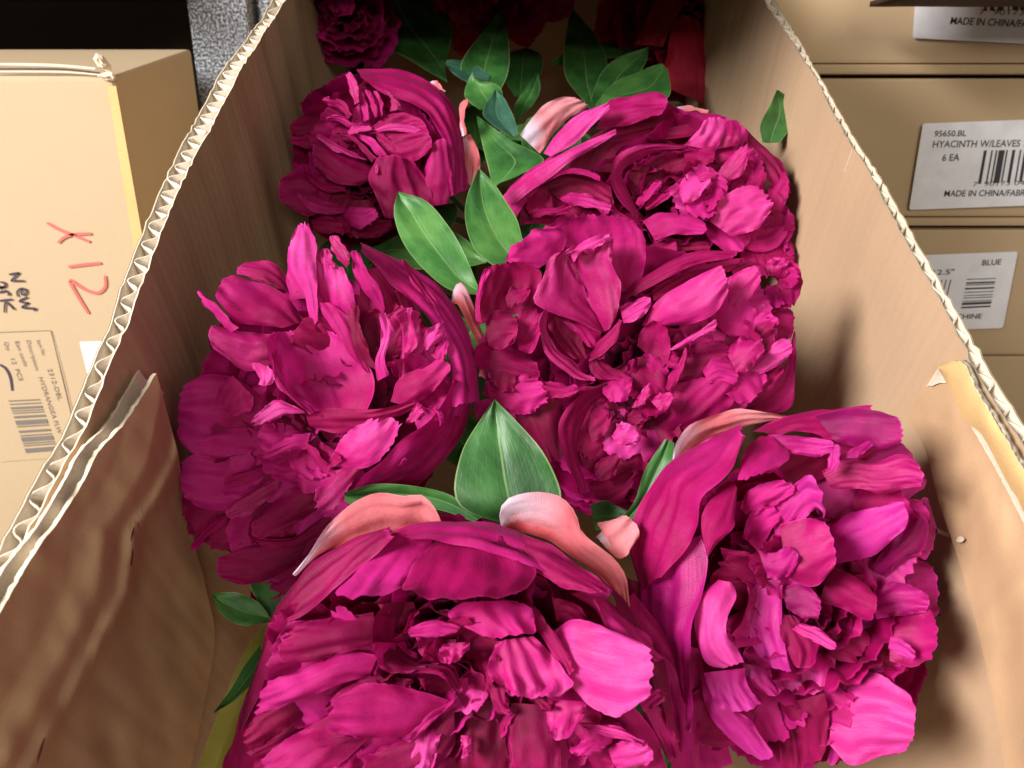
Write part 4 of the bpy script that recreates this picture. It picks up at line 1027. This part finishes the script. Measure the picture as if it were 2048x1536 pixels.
E.h((830,820,700,680,600,620,520,590), (860,790,740,660,640,600,540,580), 6, 10, 2, 'm')
E.h((900,790,780,680,720,630,660,590), (950,760,860,650,780,610,700,580), 6, 10, 2, 'm')
E.h((1000,740,900,640,860,600,800,590), (1010,720,960,640,900,590,840,585), 6, 9, 2, 'm')
E.h((620,570,680,540,760,535,820,545), (640,600,700,590,780,570,830,555), 9, 12, 1, 'g')
E.h((580,1222,680,1188,882,1200), (650,1342,740,1372,862,1292), (2,8), (4,10), 5, 'm', serr=2)
E.h((840,920,850,880,870,800,905,765), (870,920,880,880,890,820,910,775), 13, 13, 1, 'g', tip=0)
E.h((330,1300,420,1270,520,1280,600,1320), (360,1380,450,1400,540,1400,600,1380), -4, 0, 3, 'd')
E.h((700,1350,800,1330,900,1300,980,1300), (720,1440,820,1440,900,1420,960,1380), -8, -4, 4, 'd')
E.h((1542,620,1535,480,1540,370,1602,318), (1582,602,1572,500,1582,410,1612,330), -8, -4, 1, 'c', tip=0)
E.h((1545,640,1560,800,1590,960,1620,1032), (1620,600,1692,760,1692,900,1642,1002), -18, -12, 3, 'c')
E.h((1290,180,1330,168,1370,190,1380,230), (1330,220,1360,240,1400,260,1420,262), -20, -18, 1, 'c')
E.fan(820, 720, 110, 230, 16, 60, 430, 90, -8, -2, 'm')
E.fan(700, 1050, 170, 290, 10, 60, 330, 100, -9, -4, 'd')

# ------------------------------------------------------------------ F: back right
F = Flower('F', 1310, 400, -.055, 950, 0, 2.56, 'wide peony at the back right with a lavender-tipped coral petal')
F.fill(265, .08, 0, 40, 16, 1.0, .9, 'mmdd', (15, 20))
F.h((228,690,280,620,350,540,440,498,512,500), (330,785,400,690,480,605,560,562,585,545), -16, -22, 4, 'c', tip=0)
F.h((350,785,420,680,540,580,682,528), (390,803,500,742,600,652,692,560), (0,6), (4,8), 4, 'g', tip=0)
F.h((690,512,850,480,942,478,992,530), (620,662,780,642,900,602,982,562), (-8,-2), (-4,0), 5, 'm')
F.h((135,1012,260,900,400,810,540,740,722,668), (190,1052,300,972,420,882,560,782,724,692), (2,8), (6,10), 4, 'g', tip=0)
F.h((120,1060,180,960,300,860,420,790), (170,1180,230,1080,330,960,460,860), -8, 0, 5, 'm', tip=0)
F.h((480,860,600,700,800,620,1050,578), (700,882,740,762,900,722,1152,702), -14, -10, -6, 'd')
F.h((980,580,1080,570,1180,580,1290,600), (1000,620,1080,610,1180,620,1260,640), -16, -12, 3, 'm')
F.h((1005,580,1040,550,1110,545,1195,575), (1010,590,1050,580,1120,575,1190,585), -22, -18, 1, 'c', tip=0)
F.h((832,1122,740,1030,688,920,720,810,850,738,1062,738), (842,1082,790,982,752,892,790,842,900,792,1102,762), (12,14,10), (2,2,4), 3, 'g', tip=0)
F.h((830,1052,780,900,900,800,1082,770), (950,982,1050,902,1102,852,1182,782), (-2,0), (0,4), -7, 'd')
F.h((860,1050,920,1000,1000,950,1080,900), (880,1080,950,1040,1020,1000,1090,940), 2, 5, 2, 'm', ruffle=.0015)
F.h((820,1040,850,1000,900,950,950,930), (840,1060,880,1030,920,990,950,960), 4, 8, 2, 'm', ruffle=.0015)
F.h((1070,742,1130,680,1200,598), (1232,772,1292,650,1242,593), (2,10), (4,12), 4, 'g')
F.h((1242,762,1280,660,1292,600), (1352,742,1362,660,1322,610), (2,10), (4,11), 3, 'g')
F.h((1060,770,1120,740,1180,740,1230,780), (1080,830,1130,850,1180,850,1220,830), 0, 6, 3, 'm', ruffle=.0015)
F.h((1242,882,1310,800,1402,730), (1292,932,1372,892,1404,790), (4,10), (6,12), 4, 'g', serr=2)
F.h((1040,980,1060,920,1130,880,1210,880), (1070,1050,1120,1030,1180,980,1220,930), 6, 12, 4, 'g', ruffle=.002, serr=1.5)
F.h((1130,900,1160,870,1210,860,1240,890), (1150,930,1180,930,1210,920,1235,910), 10, 13, 2, 'g')
F.h((1060,1040,1110,1010,1160,1000,1220,1010), (1080,1090,1130,1090,1180,1060,1220,1040), 4, 8, 3, 'm', ruffle=.0015)
F.h((1200,1132,1260,1020,1400,948,1502,988), (1310,1212,1450,1172,1482,1102,1522,1060), (6,13), (8,15), 6, 'g', pleat=.001, k=3, serr=1.5)
F.h((1360,642,1450,722,1550,820,1592,950), (1380,762,1450,852,1500,932,1562,1040), -8, (-2,2), 4, 'm', pleat=.0015, k=3)
F.h((1380,960,1400,920,1420,890,1440,880), (1400,1000,1450,960,1480,930,1490,900), 4, 8, 2, 'm')
F.h((1480,1020,1530,920,1580,880,1602,950), (1500,1090,1550,1090,1590,1040,1602,990), 0, 4, 3, 'm')
F.h((860,1132,950,1088,1100,1100,1192,1150), (920,1232,1020,1202,1100,1202,1192,1192), (0,6), (4,9), 5, 'm')
F.h((330,930,440,870,560,870,692,960), (420,1012,500,1042,600,1052,692,1092), (-4,-2), (-2,2), -6, 'd')
F.h((330,925,440,862,560,866,640,905), (345,945,450,895,550,895,640,930), 6, 6, 1, 'm', tip=0)
F.h((230,1152,240,1000,330,950), (450,1122,400,1062,350,992), -6, -4, -5, 'd')
F.h((290,1080,350,1060,420,1070,480,1050), (300,1110,360,1110,430,1100,490,1090), 2, 5, 2, 'm', ruffle=.0015)
F.h((430,1010,500,990,590,1000,690,1050), (450,1040,520,1050,600,1070,680,1090), 3, 7, 2, 'g', ruffle=.0016)
F.h((690,1000,720,1060,780,1110,830,1140), (700,1110,740,1130,790,1150,830,1160), 2, 4, 2, 'm')
F.h((1330,1160,1420,1190,1500,1160,1580,1100), (1340,1260,1440,1290,1540,1270,1600,1200), -6, -3, 4, 'm')
F.h((1400,1280,1480,1260,1560,1270,1620,1300), (1440,1380,1520,1400,1590,1390,1635,1360), -10, -6, 4, 'd')
F.h((1560,1100,1590,1150,1620,1250,1635,1350), (1530,1140,1560,1200,1580,1280,1590,1380), -12, -9, 3, 'm')
F.h((950,1260,980,1240,1020,1240,1025,1300), (900,1380,940,1390,980,1370,1020,1330), -4, 0, 3, 'm')
F.h((880,1260,960,1220,1060,1230,1180,1250), (900,1300,1000,1290,1100,1290,1200,1290), -8, -4, 3, 'd', ruffle=.0015)
F.fan(1150, 1000, -60, 70, 18, 60, 380, 85, -8, -2, 'm')
F.fan(1150, 980, 0, 360, 18, 20, 150, 55, 0, 7, 'm', .7)
F.fan(600, 1000, 180, 330, 12, 40, 280, 80, -9, -4, 'd')
F.fan(1450, 1200, -100, 60, 12, 30, 190, 70, -10, -5, 'm', .5)

# ------------------------------------------------------------------ far heads in the shade
G = Flower('G', 690, 15, -.03, 540, -120, 2.0, 'shaded peony at the top left, mostly cut off by the frame')
G.fill(110, -.1, .1, 26, 6, 1, 1, 'mdd')
G.h((260,310,230,260,220,220,240,170), (330,300,340,250,320,200,280,160), 0, 6, 4, 'm')
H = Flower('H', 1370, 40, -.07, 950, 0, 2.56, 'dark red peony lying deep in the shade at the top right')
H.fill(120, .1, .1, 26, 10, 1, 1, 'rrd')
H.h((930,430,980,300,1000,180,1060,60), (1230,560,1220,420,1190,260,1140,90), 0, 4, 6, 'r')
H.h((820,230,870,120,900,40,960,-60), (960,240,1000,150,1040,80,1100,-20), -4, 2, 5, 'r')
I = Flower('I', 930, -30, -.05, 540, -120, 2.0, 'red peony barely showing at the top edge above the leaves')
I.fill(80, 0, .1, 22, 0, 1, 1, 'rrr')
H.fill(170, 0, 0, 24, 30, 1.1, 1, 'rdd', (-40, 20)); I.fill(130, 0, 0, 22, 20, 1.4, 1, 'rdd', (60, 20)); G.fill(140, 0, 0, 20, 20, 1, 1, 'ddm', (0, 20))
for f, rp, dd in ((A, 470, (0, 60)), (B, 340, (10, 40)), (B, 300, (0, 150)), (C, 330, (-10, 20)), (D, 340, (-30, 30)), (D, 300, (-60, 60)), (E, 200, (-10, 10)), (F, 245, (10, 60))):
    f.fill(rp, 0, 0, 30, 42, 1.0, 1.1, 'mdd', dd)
for k, f in FL.items(): f.stem(box2world((.01 + random.uniform(-.05, .05), .66, -.27)))

# ------------------------------------------------------------------ leaves (pixels of the whole picture)
leaf('C', (960,590,890,575,815,500,788,430,795,384), (955,570,930,510,895,450,850,400,797,382), (-58,-38), (-52,-36))
leaf('D', (1000,540,950,500,930,440,935,390,956,341), (1045,480,1035,440,1010,400,985,365,958,341), (-50,-32), (-48,-32))
leaf('F', (985,372,975,330,965,290,953,236), (1000,365,1040,350,1088,318,1020,280,954,234), (-62,-58), (-56,-56), 'leaf', 1, 2)
leaf('A', (1000,1045,930,1020,908,980,925,900,960,840,988,799), (1050,1040,1110,1020,1122,985,1090,910,1040,850,990,799), (-60,-34), (-60,-34), 'leaf', 3, 3)
leaf('A', (950,1045,880,1020,800,1010,720,1015,690,1000), (965,1035,900,990,830,972,750,968,688,985), (-62,-52), (-58,-46))
leaf('B', (1240,1040,1270,1000,1290,940,1330,878), (1275,1036,1310,990,1345,930,1348,885), (-70,-42), (-66,-40))
leaf('B', (1180,1010,1210,1000,1230,1010,1270,1030), (1190,1060,1220,1060,1250,1050,1275,1040), (-85,-80), (-85,-80))
leaf('E', (895,165,820,120,740,70,690,-40), (890,130,905,60,880,0,840,-60), (-90,-70), (-90,-70), 'leaf', 2, 3)
leaf('E', (960,205,925,150,930,110,1000,25), (985,205,1015,150,1018,90,1003,25), (-85,-70), (-85,-70), 'leaf', 2, 3)
leaf('E', (960,220,930,195,935,165,945,148), (1000,205,1005,185,990,168,950,160), (-72,-62), (-72,-62))
leaf('E', (975,165,940,165,910,150,890,130), (980,150,950,130,920,120,893,122), (-80,-76), (-80,-76), 'bluel')
leaf('F', (1020,270,985,250,965,225,990,180), (1035,270,1030,240,1010,200,992,180), (-75,-66), (-75,-66), 'bluel')
leaf('F', (1030,250,1030,210,1050,180,1072,145), (1045,230,1065,210,1080,180,1076,146), (-90,-80), (-90,-80))
leaf('F', (1060,270,1050,250,1060,235,1080,230), (1075,275,1080,260,1080,245,1082,232), (-80,-76), (-80,-76))
leaf('F', (1170,205,1130,150,1130,80,1142,18), (1200,200,1215,130,1190,70,1146,18), (-110,-95), (-110,-95), 'leaf', 2, 3)
leaf('F', (1180,205,1200,150,1230,120,1296,98), (1230,205,1260,170,1290,130,1298,100), (-100,-88), (-100,-88), 'leaf', 2, 3)
leaf('F', (1190,210,1230,165,1290,140,1325,130), (1200,215,1260,200,1336,195,1336,140), (-92,-80), (-92,-78), 'leaf', 2, 3)
leaf('G', (900,70,890,40,920,30,960,10), (910,85,940,70,970,50,980,25), (-110,-105), (-110,-105))
leaf('G', (700,170,660,140,650,110,660,90), (720,150,730,120,720,95,690,80), (-120,-115), (-120,-115))
leaf('F', (1525,285,1520,250,1540,210,1553,180), (1560,285,1590,240,1582,200,1556,180), (-45,-24), (-45,-24))
leaf('A', (540,1245,480,1250,440,1225,424,1190), (535,1225,510,1200,470,1185,425,1187), (-105,-98), (-105,-98))
leaf('A', (520,1290,490,1330,455,1390,428,1425), (530,1320,510,1360,470,1400,432,1424), (-88,-80), (-88,-80))
leaf('A', (528,1250,490,1300,440,1420,385,1560), (540,1290,520,1360,480,1460,450,1560), (-120,-110), (-118,-108), 'yel')

# ------------------------------------------------------------------ leaves lying deeper between the heads
def deepleaf(fk, x, y, z, ang, ln, wd, mat='leaf'):
    while not (-.125 < x + ln * math.cos(ang) < .155): ang += .4
    a = box2world((x, y, z)); d = BX * math.cos(ang) + BY * math.sin(ang); sd = BX * -math.sin(ang) + BY * math.cos(ang)
    L, Rr = [], []
    for k in range(7):
        t = k / 6; hw = wd * .5 * math.sin(math.pi * min(1, .05 + .95 * t)) ** .8 + .0005
        p = a + d * (ln * t) + BZ * (.012 * math.sin(2.6 * t))
        L.append(p + sd * hw); Rr.append(p - sd * hw)
    vs, fs, uv = patch(L, Rr, .001, nu=14, nv=9, pleat=.0002, ruffle=.0003, tip=0, serr=.05, crease=.002, crumple=.0005, fold=.0004, crinkle=0)
    mesh('leaf', vs, fs, mat, FL[fk].e, uv)
rl = random.Random(21)
for fk, x, y in (('A', .0, .12), ('A', .05, .10), ('C', -.10, .23), ('C', -.06, .2), ('D', .0, .27),
                 ('B', .10, .13), ('E', -.12, .33), ('E', -.1, .4), ('E', -.05, .38), ('F', .03, .36), ('F', .1, .38), ('F', .14, .34),
                 ('E', -.1, .48), ('E', -.03, .5), ('F', .05, .5), ('F', .1, .52), ('G', -.08, .58), ('G', -.05, .62), ('I', .0, .64), ('I', .02, .58), ('H', .03, .66), ('G', -.02, .6), ('H', .06, .6), ('H', .1, .62)):
    for q in range(2):
        deepleaf(fk, x + rl.uniform(-.02, .02), y + rl.uniform(-.02, .02), -.125 - .05 * q + rl.uniform(-.02, .01), rl.uniform(0, 6.28), rl.uniform(.07, .10), rl.uniform(.03, .045))
